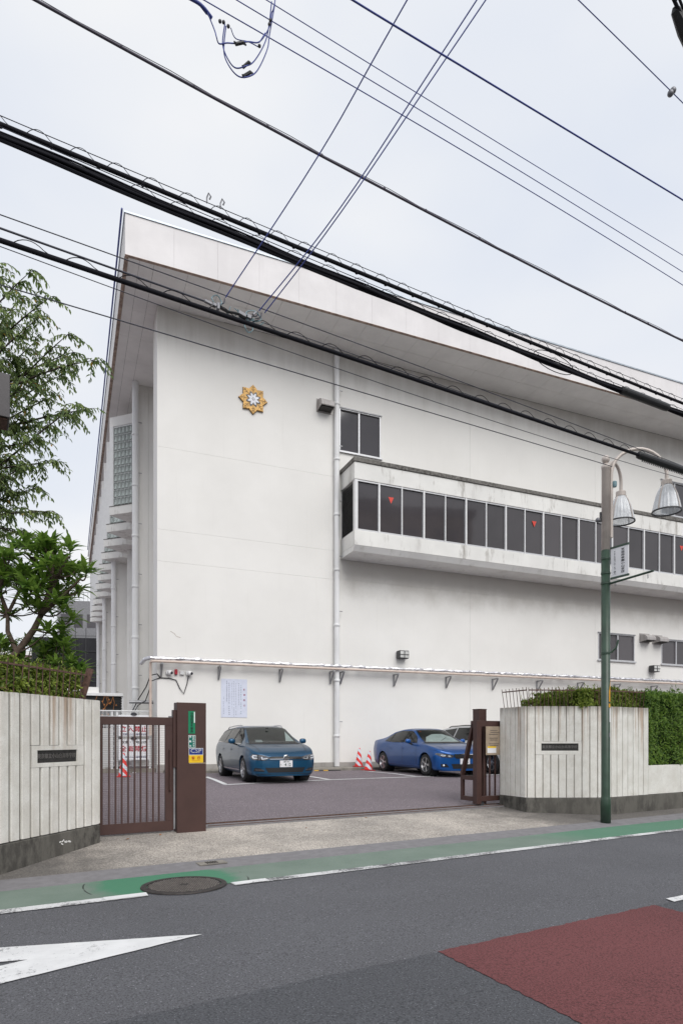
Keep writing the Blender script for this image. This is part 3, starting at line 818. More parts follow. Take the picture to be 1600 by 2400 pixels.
# pipe run on triangular brackets
PR = empty('pipe_run'); PR.parent = SB
pz, py = 3.98, -.30
MB().tube([(-.22,-.1,1.6),(-.22,-.1,pz-.12),(-.22,-.14,pz-.03),(-.2,py+.12,pz),(-.1,py,pz),(3,py,pz+.01),(12,py,pz+.05),(TX,py,pz+.12)], .042, 8).build('beige_pipe', 'beige_pipe', PR, smooth=True)
m = MB(); pts, rad = [], []
for i in range(210):
    t = -.25+i*.155
    pts.append((t, py+.085+rng.uniform(-.014,.014), pz+.108+t*.0045+rng.uniform(-.014,.014))); rad.append(.058+rng.choice((-.03,-.01,0,.012,.025))*rng.random())
m.tube(pts, rad, 9)
MB.build(m, 'foil_lagging', 'foil', PR)
MB().tube([(-.25,py+.085,pz+.107),(-.38,py+.25,pz+.08),(-.40,.9,pz+.05)], .062, 9).build('foil_lagging', 'foil', PR)
for t in (.12,2.0,4.15,6.45,6.05,8.65,10.95,13.15,15.4,17.6,19.7,21.95,24.2):
    m = MB(); m.obox((t,-.004,pz-.067),(t,-.40,pz-.067),.05,.045); m.obox((t,-.025,pz-.09),(t,-.025,pz-.50),.05,.04); m.obox((t,-.045,pz-.48),(t,-.37,pz-.09),.045,.045)
    m.build('bracket', 'steel', PR)
# security cameras and boxes by the corner
def dome_cam(t, z, gl_):
    e = empty('security_camera'); e.parent = SB
    MB().lathe([(.09,0),(.095,.05),(.07,.07)], 16, (t,-.07,z), 'y').build('mount', 'alu_white', e, smooth=True)
    MB().ball((t+.03,-.13,z-.01), .085).build('housing', 'alu_white', e, smooth=True)
    MB().ball((t+.075,-.185,z-.02), .048).build('lens', 'enamel_black', e, smooth=True)
    return e
dome_cam(.36,3.66,0); dome_cam(1.0,3.66,0)
MB().box(.55,.64,-.09,-.001,3.6,3.77).build('alarm_box', 'ink_red', SB, bev=.01)
MB().box(.72,.86,-.08,-.001,3.6,3.73).build('junction_box', 'alu_white', SB, bev=.01)
MB().tube([(-.2,-.02,3.35),(-.05,-.03,3.42),(.1,-.03,3.48),(.4,-.03,3.47),(.6,-.03,3.42),(.72,-.03,3.15),(.85,-.03,2.98),(.95,-.03,3.3),(1.0,-.05,3.58)], .014, 5).build('cable', 'cable', SB)
MB().tube([(.1,-.03,3.48),(.0,-.05,3.6),(-.2,.05,3.55),(-.3,.4,3.2),(-.38,2,2.9),(-.4,4.6,2.5)], .018, 5).build('cable', 'cable', SB)
MB().tube([(-.2,-.02,3.2),(-.3,.6,2.75),(-.35,2.5,2.7),(-.4,4.6,2.35)], .016, 5).build('cable', 'cable', SB)
MB().tube([(.9,1.3,2.75),(-.75,1.3,2.75)], .06, 10).build('duct', 'steel', SB)
# hairline crack
MB().tube([(.42,-.003,5.02),(.55,-.003,4.95),(.62,-.003,4.86),(.75,-.003,4.83)], .006, 4).build('crack', 'rust_edge', SB)

# ------------------------------------------------------------------ emblem and poster on the front wall
bx_, by_ = math.cos(BA), math.sin(BA)
def BP(t, y, z=0.0): return (-5.99+t*bx_-y*by_, 20.8+t*by_+y*bx_, z)
EM = empty('school_emblem', BP(3.19,0,13.17), BA, 'golden eight-pointed leaf emblem with white blossom centre on the white wall', 'emblem')
P = []
for k in range(8):
    a0 = math.pi/2+k*math.pi/4
    for da, rr in ((-.30,.395),(-.22,.415),(-.15,.44),(-.06,.465),(0,.51),(.06,.465),(.15,.44),(.22,.415),(.30,.395),(.385,.365)):
        P.append((rr*math.cos(a0+da), rr*math.sin(a0+da)))
MB().slab_y(P, -.075, -.002).build('leaf_plate', 'gold', EM, fix=True, bev=.008)
MB().slab_y([(x*1.01,z*1.01) for x, z in P], -.03, -.001).build('rim', 'gold_lo', EM, fix=True)
m = MB(); m2 = MB(); m3 = MB(); m4 = MB()
for k in range(8):
    a0 = math.pi/2+k*math.pi/4; ca, sa = math.cos(a0), math.sin(a0)
    pt = lambda rr, tt: (rr*ca-tt*sa, -.077, rr*sa+tt*ca)
    m.obox(pt(.20,0), pt(.46,0), .013, .006, (0,1,0))
    for rr in (.30, .38):
        for sg in (-1, 1): m.obox(pt(rr,0), pt(rr+.05,sg*.07), .008, .006, (0,1,0))
    a1 = a0+math.pi/8; ca, sa = math.cos(a1), math.sin(a1)
    pet = lambda s, off: [((.13+.13*s*math.cos(q))*ca-(.062*s*math.sin(q)*(1-.25*math.cos(q)))*sa, (.13+.13*s*math.cos(q))*sa+(.062*s*math.sin(q)*(1-.25*math.cos(q)))*ca) for q in [2*math.pi*i/14 for i in range(14)]]
    m4.slab_y(pet(1.18, 0), -.079, -.074); m2.slab_y(pet(1.0, 0), -.083-.0005*k, -.074); m3.slab_y(pet(.66, 0), -.090, -.080)
m.build('veins', 'gold_lo', EM); m4.build('petal_outline', 'tan', EM, fix=True); m2.build('blossom_ground', 'enamel_black', EM, fix=True); m3.build('petals', 'enamel_white', EM, fix=True)
MB().lathe([(.03,0),(.03,-.018)], 12, (0,-.075,0), 'y').build('centre', 'enamel_white', EM, fix=True)

PO = empty('notice_poster', BP(2.54,0,2.875), BA, 'pale faded poster with vertical columns of print on the white wall', 'poster')
MB().box(-.45,.45,-.012,-.002,-.655,.655).build('sheet', 'sign_lilac', PO)
def col(x, y0, y1, st, mat, w, h):
    m = MB(); y = y0
    while y <= y1:
        if rng.random() > .06:
            cx, cz = (x-628)*.9/785, -(y-738)*1.31/1175
            ww, hh = w*rng.uniform(.7,1.1), h*rng.uniform(.6,1.05)
            # a small unreadable character: crossing strokes
            for s_ in range(3):
                zz = cz+hh*(s_-1)*.8; m.box(cx-ww*rng.uniform(.5,1),cx+ww*rng.uniform(.5,1),-.0135,-.0125,zz-.0032,zz+.0032)
            xx = cx+rng.uniform(-.4,.4)*ww; m.box(xx-.0035,xx+.0035,-.0136,-.0125,cz-hh,cz+hh)
        y += st
    tag(m.build('print_column', mat, PO), kind='stuff')
for a in ((310,660,1215,50,'ink_fade',.014,.016),(407,225,880,60,'ink_navy',.019,.019),(478,290,1245,59,'ink_navy',.02,.02),(562,285,1040,50,'ink_fade',.014,.015),(622,235,1290,50,'ink_fade',.015,.016),
          (682,285,1245,50,'ink_fade',.014,.015),(765,290,935,53,'ink_fade',.019,.019),(835,350,1245,53,'ink_teal',.018,.018)): col(*a)
for ch, y in zip('駐車禁止', (475,635,795,955)):
    lettering(ch, .07, 'ink_wine', PO, face_matrix(((935-628)*.9/785, -.0135, -(y-738)*1.31/1175), (1,0,0), (0,0,1)), bold=.002)

# ------------------------------------------------------------------ ribbed planter walls
RIBW = .157
def rib_facet(root, A, B, z0, z1, hole=None, gap=.016):
    """upright concrete ribs along A to B (seen with the outside to the right of A->B)"""
    A, B = Vector(A), Vector(B); L_ = (B-A).length; d = (B-A)/L_; nrm = Vector((d.y, -d.x))
    n = max(1, round(L_/RIBW)); w = L_/n
    for i in range(n):
        a, b = i*w+gap, (i+1)*w-gap
        off = .030+rng.uniform(-.002,.002)
        def piece(a, b, za, zb, name='rib'):
            p0, p1 = A+d*a, A+d*b
            c = .009
            poly = [p0, p0+nrm*(off-c), p0+nrm*off+d*c, p1+nrm*off-d*c, p1+nrm*(off-c), p1]
            return MB().prism([(p.x,p.y) for p in poly], za, zb).build(name, 'rib', root, fix=True)
        if hole and hole[0] < (a+b)/2 < hole[1]:
            piece(a, b, z0, hole[2]-rng.uniform(0,.006)); piece(a, b, hole[3]+rng.uniform(0,.006), z1)
        else: piece(a, b, z0, z1-rng.uniform(0,.004))
    if hole:
        h0, h1 = round(hole[0]/w)*w+gap, round(hole[1]/w)*w-gap
        pa, pb, pz0, pz1 = hole[4:8]
        def blk_(a, b, za, zb, o, nm, mat):
            p0, p1 = A+d*a, A+d*b
            return MB().prism([(p.x,p.y) for p in (p0, p0+nrm*o, p1+nrm*o, p1)], za, zb).build(nm, mat, root, fix=True)
        blk_(h0, pa, hole[2], hole[3], .029, 'plain_band', 'rib'); blk_(pb, h1, hole[2], hole[3], .029, 'plain_band', 'rib')
        blk_(pa, pb, hole[2], pz0, .029, 'plain_band', 'rib'); blk_(pa, pb, pz1, hole[3], .029, 'plain_band', 'rib')
        pl = blk_(pa, pb, pz0, pz1, .009, 'name_plate', 'plate_dark')
        c = A+d*((pa+pb)/2)+nrm*.0105
        lettering('東京都立小山台高等学校', (pb-pa)/11.6, 'plate_letter', pl, face_matrix((c.x,c.y,(pz0+pz1)/2), (d.x,d.y,0), (0,0,1)), bold=.0007, depth=.003)
def spikes(root, P0, P1, z0, z1, zr, n, lean=(0,0)):
    P0, P1 = Vector(P0), Vector(P1); la = Vector((lean[0],lean[1],0))
    for i in range(n):
        p = P0+(P1-P0)*(i/(n-1)); j = rng.uniform(-.012,.012)
        a = Vector((p.x,p.y,z0)); b = Vector((p.x+j,p.y+j*.5,z1+rng.uniform(-.012,.012)))+la
        MB().tube([a,b], .0065, 5).build('spike', 'rust', root)
    f = (zr-z0)/(z1-z0)
    MB().obox(Vector((P0.x,P0.y,zr))+la*f, Vector((P1.x,P1.y,zr))+la*f, .012, .022).build('rail', 'rust', root)

# left of the gate
LW = empty('planter_wall', (0,0,0), 0, 'ribbed white concrete planter wall left of the gate with a name plate', 'planter wall')
A_, B_ = Vector((-4.163,5.225)), Vector((-3.26,8.57))
dl = (B_-A_).normalized(); Lw = (B_-A_).length
bodyL = [tuple(A_), tuple(B_), (-3.40,8.80), (-5.0,8.1), (-7.4,6.7), (-7.4,3.4)]
MB().prism(bodyL, .32, 1.955).build('body', 'rib_back', LW, fix=True)
off = Vector((dl.y,-dl.x))*.035
MB().prism([tuple(A_+off), tuple(B_+off), (-3.39,8.83), (-5.0,8.15), (-7.4,6.75), (-7.4,3.35)], -.3, .318).build('base', 'concrete', LW, fix=True, bev=.01)
rib_facet(LW, A_, B_, .33, 1.98, (Lw-1.256, Lw-.314, 1.13, 1.385, Lw-1.16, Lw-.452, 1.18, 1.33))
rib_facet(LW, B_, (-3.40,8.80), .33, 1.98)
tag(MB().prism([(p[0]*.995-.03,p[1]) for p in bodyL], 1.956, 1.962).build('soil', 'soil', LW, fix=True))
m = MB()
for k in range(9):
    a = Lw-rng.uniform(.62,.80); z = .19+rng.uniform(-.01,.02); p = A_+dl*a+off*1.06
    m.obox((p.x,p.y,z),(p.x+dl.x*.035,p.y+dl.y*.035,z+rng.uniform(-.02,.03)), .003, rng.uniform(.006,.016))
m.build('paint_flake', 'white', LW)
SF = empty('spiked_fence', (0,0,0), 0, 'rusty spiked railing on top of the planter wall left of the gate', 'railing')
q0 = A_+Vector((-dl.y,dl.x))*.10; q1 = B_+Vector((-dl.y,dl.x))*.10-dl*.12
spikes(SF, q0, q1, 1.955, 2.36, 2.31, 30, (.02,.0))
MB().obox((q1.x-.06,q1.y-.02,1.95),(q1.x+.05,q1.y+.03,2.40), .10, .02, (dl.x,dl.y,0)).build('end_plate', 'rust', SF)

# right of the gate
RW = empty('planter_wall', (0,0,0), 0, 'faceted ribbed white concrete planter wall right of the gate behind the lamp post', 'planter wall')
P0, P1, P2 = Vector((3.23,13.0)), Vector((3.56,12.30)), Vector((5.07,12.33))
P3 = Vector(RD(11.95, 8.05)[:2]); P4 = Vector(RD(17.5, 8.05)[:2])
bodyR = [tuple(P0), tuple(P1), tuple(P2), tuple(P3), RD(11.95,9.56)[:2], RD(9.42,9.57)[:2]]
MB().prism(bodyR, .34, 2.06).build('body', 'rib_back_pale', RW, fix=True)
e = .035
def offs(p, q, o): 
    d = (q-p).normalized(); return Vector((d.y,-d.x))*o
o1, o2, o3 = offs(P0,P1,e), offs(P1,P2,e), offs(P2,P3,e)
baseR = [tuple(P0+o1), tuple(P1+(o1+o2)*.7), tuple(P2+(o2+o3)*.62), tuple(P4+o3), RD(17.5,9.57)[:2], RD(9.42,9.585)[:2]]
MB().prism(baseR, -.3, .338).build('base', 'concrete', RW, fix=True, bev=.01)
rib_facet(RW, P0, P1, .345, 2.10, None, .007)
rib_facet(RW, P1, P2, .345, 2.10, (.157, 1.10, 1.17, 1.425, .27, .99, 1.245, 1.385), .007)
rib_facet(RW, P2, P3, .345, 2.10, None, .007)
MB().prism([tuple(Vector(p)+Vector((0,.02))) for p in bodyR], 2.061, 2.066).build('soil', 'soil', RW, fix=True)
lw0, lw1 = P3+(P4-P3).normalized()*.002, P4
for i in range(5):
    a, b = P3+(P4-P3)*(i/5), P3+(P4-P3)*((i+1)/5); d = (b-a).normalized()*.004
    MB().prism([tuple(a+d+o3*.7), tuple(b-d+o3*.7), tuple(b-d-o3*5), tuple(a+d-o3*5)], .345, .93).build('low_wall_panel', 'rib', RW, fix=True, bev=.006)
SF = empty('spiked_fence', (0,0,0), 0, 'rusty spiked railing around the hedge on the wall right of the gate', 'railing')
i0, i1, i2 = P0-o1*3, P1-(o1+o2)*2.5, P2-(o2+o3)*2.5
spikes(SF, i0, i1, 2.06, 2.47, 2.42, 8, (-.06,-.04))
spikes(SF, i1, i2, 2.06, 2.47, 2.42, 19, (-.02,-.03))
spikes(SF, i2, P3-o3*3, 2.06, 2.47, 2.42, 13, (.02,-.03))

# ------------------------------------------------------------------ gates
GP = empty('gate_pillar', RD(2.882, 9.315, .05), RA, 'flat brown steel gate pillar with green, blue and yellow stickers', 'gate pillar')
MB().box(-.218,.218,-.085,.085,0,1.95).build('post', 'brown', GP, bev=.004)
def sticker(x0, x1, z0, z1, mat, border=None, name='sticker'):
    o = MB().box(x0,x1,-.0885,-.0855,z0,z1).build(name, border or mat, GP)
    if border: MB().box(x0+.006,x1-.006,-.0895,-.0886,z0+.006,z1-.006).build('field', mat, o)
    return o
FM = lambda x, z: face_matrix((x,-.0905,z), (1,0,0), (0,0,1))
s1 = sticker(-.053,.05,1.495,1.826,'sign_green')
lettering('☆\n警\n察\n官\n立\n寄\n所', .040, 'ink_dkgreen', s1, FM(.0,1.655), bold=.001, line=1.1)
MB().box(.032,.048,-.0895,-.0886,1.655,1.815).build('tape', 'ink_white', s1)
s2 = sticker(-.05,.056,1.285,1.472,'sign_teal','ink_white')
lettering('防\n犯\nカ\nメ\nラ', .031, 'ink_white', s2, FM(.026,1.378), bold=.001, line=1.1)
lettering('作\n\n動\n\n中', .031, 'ink_white', s2, FM(-.022,1.378), bold=.001, line=1.1)
s3 = sticker(-.045,.172,1.178,1.28,'sign_blue','ink_white')
lettering('CSP', .085, 'ink_white', s3, FM(.063,1.238), sx=1.15, spacing=1.05)
lettering('CSP', .085, 'sign_blue', s3, face_matrix((.063,-.0925,1.238),(1,0,0),(0,0,1)), sx=1.15, spacing=1.05, bold=-.0035)
s4 = sticker(-.045,.172,1.066,1.178,'sign_yellow')
lettering('警　備', .042, 'ink_orange', s4, FM(.063,1.132), bold=.002)
MB().box(0,.12,-.0895,-.0886,1.093,1.097).build('fine_print', 'ink_orange', s4)
MB().box(-.04,.21,-.0895,-.0856,1.052,1.064).build('tape', 'tan', s4)
MB().box(-.26,-.219,-.04,.05,1.0,1.84).build('latch_bar', 'brown', GP)

GL = empty('pedestrian_gate', RD(1.60, 9.33, .10), RA, 'closed brown steel gate leaf with upright bars and wire mesh', 'gate')
W_ = 1.03
m = MB(); m.box(0,W_,-.025,.025,1.565,1.68); m.box(0,W_,-.025,.025,.03,.175); m.box(0,.05,-.0248,.0248,.1751,1.5649); m.box(W_-.115,W_,-.0248,.0248,.1751,1.5649)
m.build('frame', 'brown', GL, bev=.003)
nb = 9; x0, x1 = .05, W_-.115
for i in range(nb):
    x = x0+(x1-x0)*(i+1)/(nb+1)
    MB().box(x-.0095,x+.0095,-.014,.014,.1752,1.5648).build('bar', 'brown', GL)
m = MB(); x = x0+.012
while x < x1: m.box(x-.0011,x+.0011,.0155,.0177,.176,1.564); x += .026
z = .19
while z < 1.56: m.box(x0,x1,.0178,.020,z-.0011,z+.0011); z += .026
tag(m.build('wire_mesh', 'rust', GL), kind='stuff')
MB().tube([(W_-.055,-.03,.62),(W_-.055,-.075,.62),(W_-.055,-.075,1.2),(W_-.055,-.03,1.2)], .013, 8).build('handle', 'brown', GL)
MB().box(W_-.06,W_+.02,-.02,.02,1.681,1.70).build('latch', 'galv', GL)
MB().box(W_+.004,W_+.028,-.03,.03,.05,1.62).build('stop_strip', 'steel', GL)

SG = empty('sliding_gate', RD(8.84, 9.66, .12), RA, 'brown steel sliding gate drawn back behind the right wall', 'sliding gate')
m = MB(); m.box(-.06,.06,-.06,.06,.05,1.72); m.box(.06,1.6,-.05,.05,1.60,1.719); m.box(.06,1.6,-.05,.05,.10,.20)
m.build('frame', 'brown', SG, bev=.004)
for i in range(9): MB().box(.17+i*.15,.195+i*.15,-.014,.014,.201,1.599).build('bar', 'brown', SG)
m = MB(); m.obox((0,.10,1.66),(0,.44,.62), .09, .055); m.box(-.03,.03,.40,.465,.10,.62); m.box(-.032,.032,.062,.399,.10,.19); m.box(-.031,.031,.062,.405,.52,.61)
m.box(-.045,.045,.061,.14,1.60,1.718); m.build('side_brace', 'brown', SG)
m = MB(); m.lathe([(.05,-.02),(.05,.02)], 14, (.12,0,.05), 'y'); m.lathe([(.05,-.02),(.05,.02)], 14, (1.4,0,.05), 'y'); m.build('wheel', 'dark_metal', SG)
NB = empty('notice_board', RD(9.2, 9.575, 1.44+.0), RA, 'weathered tan notice board tied to the sliding gate bars', 'notice board')
MB().box(-.215,.21,-.012,.0,-.29,.285).build('board', 'tan', NB)
m = MB()
for r_ in range(9):
    if r_ in (3, 6): continue
    z = .2-r_*.038; w0 = -.14+rng.uniform(0,.05)
    xx = w0
    while xx < .16-rng.uniform(0,.1): m.box(xx,xx+.02,-.0135,-.0125,z-.006,z+.006); xx += .028
tag(m.build('print', 'ink_black', NB), kind='stuff')
MB().box(-.18,.06,-.0135,-.0125,-.25,-.13).build('slip', 'sign_white', NB)
MB().box(-.175,.055,-.0145,-.0136,-.15,-.115).build('slip', 'sign_yellow', NB)
MB().box(-.16,-.12,.0,.03,.10,.13).build('tie', 'rust', NB); MB().box(.1,.14,.0,.03,.10,.13).build('tie', 'rust', NB)
GU = empty('guide_post', RD(9.2, 9.98, gz(9.98)), RA, 'tall square brown post standing behind the sliding gate', 'post')
MB().box(-.10,.10,-.10,.10,0,1.94).build('shaft', 'brown', GU, bev=.005)
MB().box(-.105,.105,-.105,.105,1.941,1.955).build('cap', 'brown', GU)
TK = empty('gate_track', RD(6.6, 9.62, gz(9.6)), RA, 'steel gate rail set in a concrete strip across the driveway', 'gate rail')
MB().box(-3.45,3.1,-.2,.26,-.1,.014).build('sill', 'gutter', TK)
MB().box(-3.4,3.05,.04,.056,.0145,.034).build('rail', 'rust', TK); MB().box(-3.4,3.05,-.185,-.165,.0145,.024).build('rail', 'rust', TK)
MB().box(-3.4,3.05,.2,.23,.0142,.0156).build('slot', 'void', TK)

# ------------------------------------------------------------------ street lamp
SL = empty('street_lamp', (4.72,11.44,gz(7.46)), 0, 'street lamp with green lower pole, beige top and two glass bell shades', 'street lamp')
MB().lathe([(.088,0),(.088,.42),(.080,.45),(.0765,.47),(.0765,4.87)], 20).build('lower_pole', 'pole_green', SL, smooth=True)
MB().lathe([(.072,4.871),(.070,6.33),(.075,6.335),(.075,6.38),(.05,6.40),(.034,6.43)], 20).build('upper_pole', 'pole_beige', SL, smooth=True)
MB().ball((0,0,6.50), .072).build('finial', 'pole_beige', SL, smooth=True)
for z in (1.44*0+4.28, 4.46, 4.72, 3.03): MB().lathe([(.077,-.018),(.084,-.016),(.084,.016),(.077,.018)], 20, (0,0,z)).build('band_clamp', 'pole_green' if z < 4.8 else 'pole_beige', SL)
def shade_unit(c, ztop):
    cx, cy = c
    head = MB().lathe([(.03,.22),(.03,.02),(.085,.015),(.09,-.0),(.09,-.07),(.10,-.075)], 20, (cx,cy,ztop)).build('lamp_head', 'pole_beige', SL, smooth=False)
    m = MB(); n = 48; prof = [(.088,-.075),(.138,-.155),(.18,-.265),(.208,-.38),(.228,-.48),(.235,-.535)]
    V = []
    for r_, h in prof:
        for k in range(n):
            rr = r_*(1+.018*(1 if k % 2 else -1)); t = 2*math.pi*k/n
            V.append((cx+rr*math.cos(t), cy+rr*math.sin(t), ztop+h))
    m.add(V, [(i*n+k, i*n+(k+1) % n, (i+1)*n+(k+1) % n, (i+1)*n+k) for i in range(len(prof)-1) for k in range(n)])
    m.build('glass_shade', 'shade', SL)
    MB().ball((cx,cy,ztop-.30), .06, 12, 8).build('bulb', 'enamel_white', SL, smooth=True)
    MB().lathe([(.232,-.535),(.25,-.535),(.25,-.558),(.232,-.558),(.232,-.535)], 32, (cx,cy,ztop), caps=False).build('rim_ring', 'dark_metal', SL)
    for k in range(4):
        t = k*math.pi/2+.55
        m = MB()
        for (ra, ha), (rb, hb) in zip(prof, prof[1:]):
            f = 1.04
            m.obox((cx+ra*f*math.cos(t),cy+ra*f*math.sin(t),ztop+ha),(cx+rb*f*math.cos(t),cy+rb*f*math.sin(t),ztop+hb), .026, .007, (math.cos(t),math.sin(t),0))
        m.build('strap', 'pole_beige', SL)
def arc_arm(dx, dy, L_, z_start, apex, z_end, r_):
    pts = [(dx*.10,dy*.10,z_start)]
    for i in range(1, 6): pts.append((dx*.10,dy*.10,z_start+(apex-L_*.42-z_start)*i/5))
    for i in range(1, 15):
        a = math.pi*i/15; pts.append((dx*(.10+(L_-.10)*(1-math.cos(a))/2), dy*(.10+(L_-.10)*(1-math.cos(a))/2), apex-L_*.42+L_*.42*math.sin(a)))
    zlast = pts[-1][2]
    pts.append((dx*L_,dy*L_,min(zlast-.03,z_end+.25))); pts.append((dx*L_,dy*L_,z_end+.1))
    MB().tube(pts, r_, 10).build('arm', 'pole_beige', SL, smooth=True)
arc_arm(.999,.036,1.11,5.1,6.70,6.10,.032); shade_unit((1.11,.04), 6.13)
arc_arm(.70,.71,.70,5.25,6.56,6.07,.030); shade_unit((.49,.50), 6.10)
dbx, dby = .508, -.862
def on(d, z, o=0): return (dbx*d-dby*o*0+o*.862, dby*d+o*.508, z)
ba_ = empty('banner_sign', (4.72+dbx*.115,11.44+dby*.115,gz(7.46)+4.36), math.atan2(dby,dbx), 'small white vertical sign with black writing fixed to the lamp post', 'sign')
MB().box(0,.34,-.006,.006,.0,.50).build('panel', 'sign_white', ba_)
MB().box(-.01,.35,-.012,.012,.501,.535).build('top_rail', 'pole_green', ba_); MB().box(-.01,.35,-.012,.012,-.035,-.001).build('bottom_rail', 'pole_green', ba_)
lettering('芝\n信\n用\n金\n庫\n小\n山\n支\n店', .044, 'ink_black', ba_, face_matrix((.235,-.0075,.25),(1,0,0),(0,0,1)), bold=.0006, line=1.1, sx=1.7)
lettering('T\nE\nL\n三\n七\n一\n三\n｜\n九\n一\n四\n八', .032, 'ink_black', ba_, face_matrix((.075,-.0075,.24),(1,0,0),(0,0,1)), bold=.0003, line=1.1, sx=1.4)
MB().tube([(dbx*.08,dby*.08,4.26),(dbx*.92,dby*.92,4.30)], .02, 8).build('banner_arm', 'pole_green', SL)
for d_ in (.2, .82): MB().tube([(dbx*d_,dby*d_,4.27),(dbx*d_+.01,dby*d_,4.20),(dbx*d_-.01,dby*d_,4.19),(dbx*d_-.012,dby*d_,4.26)], .004, 5).build('hook', 'galv', SL)
MB().tube([(.08,-.03,3.04),(.16,-.06,3.12),(.19,-.08,3.26)], .018, 7).build('stub', 'pole_green', SL)
MB().ball((-.13,.02,5.42), .045).build('sensor', 'galv', SL, smooth=True); MB().box(-.10,-.07,.0,.03,5.38,5.56).build('sensor_arm', 'dark_metal', SL)
MB().lathe([(.035,0),(.04,.03),(.04,.09),(.03,.10)], 12, (.15,-.02,6.0)).build('insulator', 'wire_teal', SL)
def wrap(a0, a1, z0, z1, r_, mat, slant=0.0):
    m = MB(); n = 8; V = []
    for i in range(n+1):
        a = a0+(a1-a0)*i/n
        for z in (z0, z1): V.append((r_*math.cos(a), r_*math.sin(a), z+slant*(i/n)*(1 if z == z1 else 0)))
    m.add(V, [(2*i,2*i+2,2*i+3,2*i+1) for i in range(n)]); return m.build('sticker', mat, SL)
fc = math.atan2(-.92,-.38)
wrap(fc+.75, fc+1.35, 2.16, 2.34, .0785, 'orange_sticker', .24); wrap(fc+.72, fc+1.35, 2.13, 2.158, .0786, 'ink_black'); wrap(fc+.7, fc+1.35, 2.06, 2.128, .0785, 'orange_sticker')
wrap(fc+.95, fc+1.4, 1.80, 2.045, .0785, 'sign_white'); wrap(fc+.75, fc+1.3, 1.53, 1.61, .0787, 'galv')

# ------------------------------------------------------------------ things in the yard
def cone(x, y, z, rz, label, lean=0.0):
    c = empty('traffic_cone', (x,y,z), rz, label, 'traffic cone', 'red and white traffic cones')
    c.rotation_euler = (0, R(lean), rz)
    MB().lathe([(.155,.03),(.145,.06),(.035,.66),(.028,.68),(.0001,.685)], 20).build('body', 'cone', c, smooth=True)
    MB().box(-.19,.19,-.19,.19,0,.03).build('base', 'cone_base', c, bev=.012)
cone(-6.26,18.4,.39,.3,'red and white striped traffic cone seen through the pedestrian gate')
cone(.62,23.0,.485,.2,'striped traffic cone standing on the kerb by the wall, farther from the blue sedan', 2)
cone(.93,22.2,.39,.5,'striped traffic cone standing on the asphalt next to the blue sedan', 4)
yb = empty('yellow_black_bar', BP(5.4,-1.35,.40), BA, 'short yellow and black barrier bar lying on the ground near the wall', 'barrier bar')
for i in range(6): MB().tube([(-.45+i*.16,.03*math.sin(i*1.7),.02),(-.29+i*.16-.002,.03*math.sin(i*1.7+1.7),.02)], .018, 7).build('segment', 'yellow' if i in (0, 2) else 'blk_trim', yb)

# white mesh fence, sign boards and the black screened shed left of the building
MF = empty('mesh_fence', BP(-.16,.25,.39), BA, 'white wire mesh fence panel between planter and school corner', 'fence')
m = MB()
for i in range(92): m.box(-.05-i*.04-.006,-.05-i*.04+.006,-.004,.004,.22,2.0)
for i in range(12): m.box(-3.75,0,-.010,-.0045,.22+i*.16,.236+i*.16)
m.tube([(-3.75,0,2.0),(0,0,2.0)], .02, 6)
tag(m.build('mesh', 'alu_white', MF), kind='stuff')
for x in (-.03,-1.05,-1.2,-2.5,-3.7): MB().box(x-.03,x+.03,.012,.07,0,2.02).build('post', 'alu_white', MF)
for z, txt in ((2.0,None),):
    pass
def board(z0, z1, label, lines):
    b = empty('sign_board', BP(-.72,-.02,.39), BA, label, 'sign board')
    MB().box(-.47,.47,-.012,.0,z0,z1).build('panel', 'sign_white', b, bev=.004)
    MB().box(-.02,.02,.0,.06,z0+.05,z1-.05).build('bracket', 'steel', b)
    MB().lathe([(.10,0),(.09,.05),(.04,.08),(.001,.085)], 12, (0,.03,z1+.001)).build('hanger', 'ink_black', b)
    for txt, size, z, mat, sp in lines:
        lettering(txt, size, mat, b, face_matrix((.0,-.0135,z),(1,0,0),(0,0,1)), bold=size*.02, spacing=sp)
board(1.18,1.86,'white no-entry sign board with red characters on the mesh fence, upper one',(('立入禁止',.20,1.40,'ink_red',1.15),('東京都立小山台高等学校長',.068,1.24,'ink_navy',1.0)))
board(.42,1.08,'white no-smoking sign board with red characters on the mesh fence, lower one',(('校舎・敷地内は',.105,.985,'ink_black',1.1),('全面禁煙',.20,.77,'ink_red',1.15),('東京都立小山台高等学校長',.068,.51,'ink_navy',1.0)))
MB_ = MB().box(-.03,.03,.0,.05,-.02,1.9)
sp_ = empty('sign_post', BP(-.70,.07,.39), BA, 'white metal post holding up the two sign boards', 'post')
MB().box(-.025,.025,-.02,.02,-.1,1.75).build('shaft', 'alu_white', sp_); MB().box(-.05,.05,-.04,.04,-.1,.02).build('foot', 'alu_white', sp_)
SH = empty('equipment_shed', BP(-1.55,3.4,.39), BA, 'black slatted equipment screen with white roof edge beside the school', 'shed')
MB().box(-1.7,.65,-.5,1.3,0,2.62).build('screen_core', 'shed_black', SH)
for i in range(20): MB().box(-1.72,.67,-.53,-.501,.85+i*.088,.915+i*.088).build('slat', 'shed_black', SH)
m = MB(); m.box(-1.85,.72,-.62,1.4,2.63,2.74); m.box(.672,.74,-.56,-.5,0,2.62); m.build('frame', 'alu_white', SH, bev=.01)
MB().box(-1.8,-.1,-.45,1.0,2.741,2.95).build('planter_box', 'white', SH)
m = MB()
for k in range(14):
    x = rng.uniform(-1.5,.4); m.tube([(x,-.64,2.62),(x+rng.uniform(-.1,.1),-.66,2.4),(x+rng.uniform(-.2,.2),-.63,2.4-rng.uniform(.05,.5))], .008, 4)
    for j in range(3): m.ball((x+rng.uniform(-.15,.15),-.65,2.1+rng.uniform(-.3,.4)), .03, 5, 4)
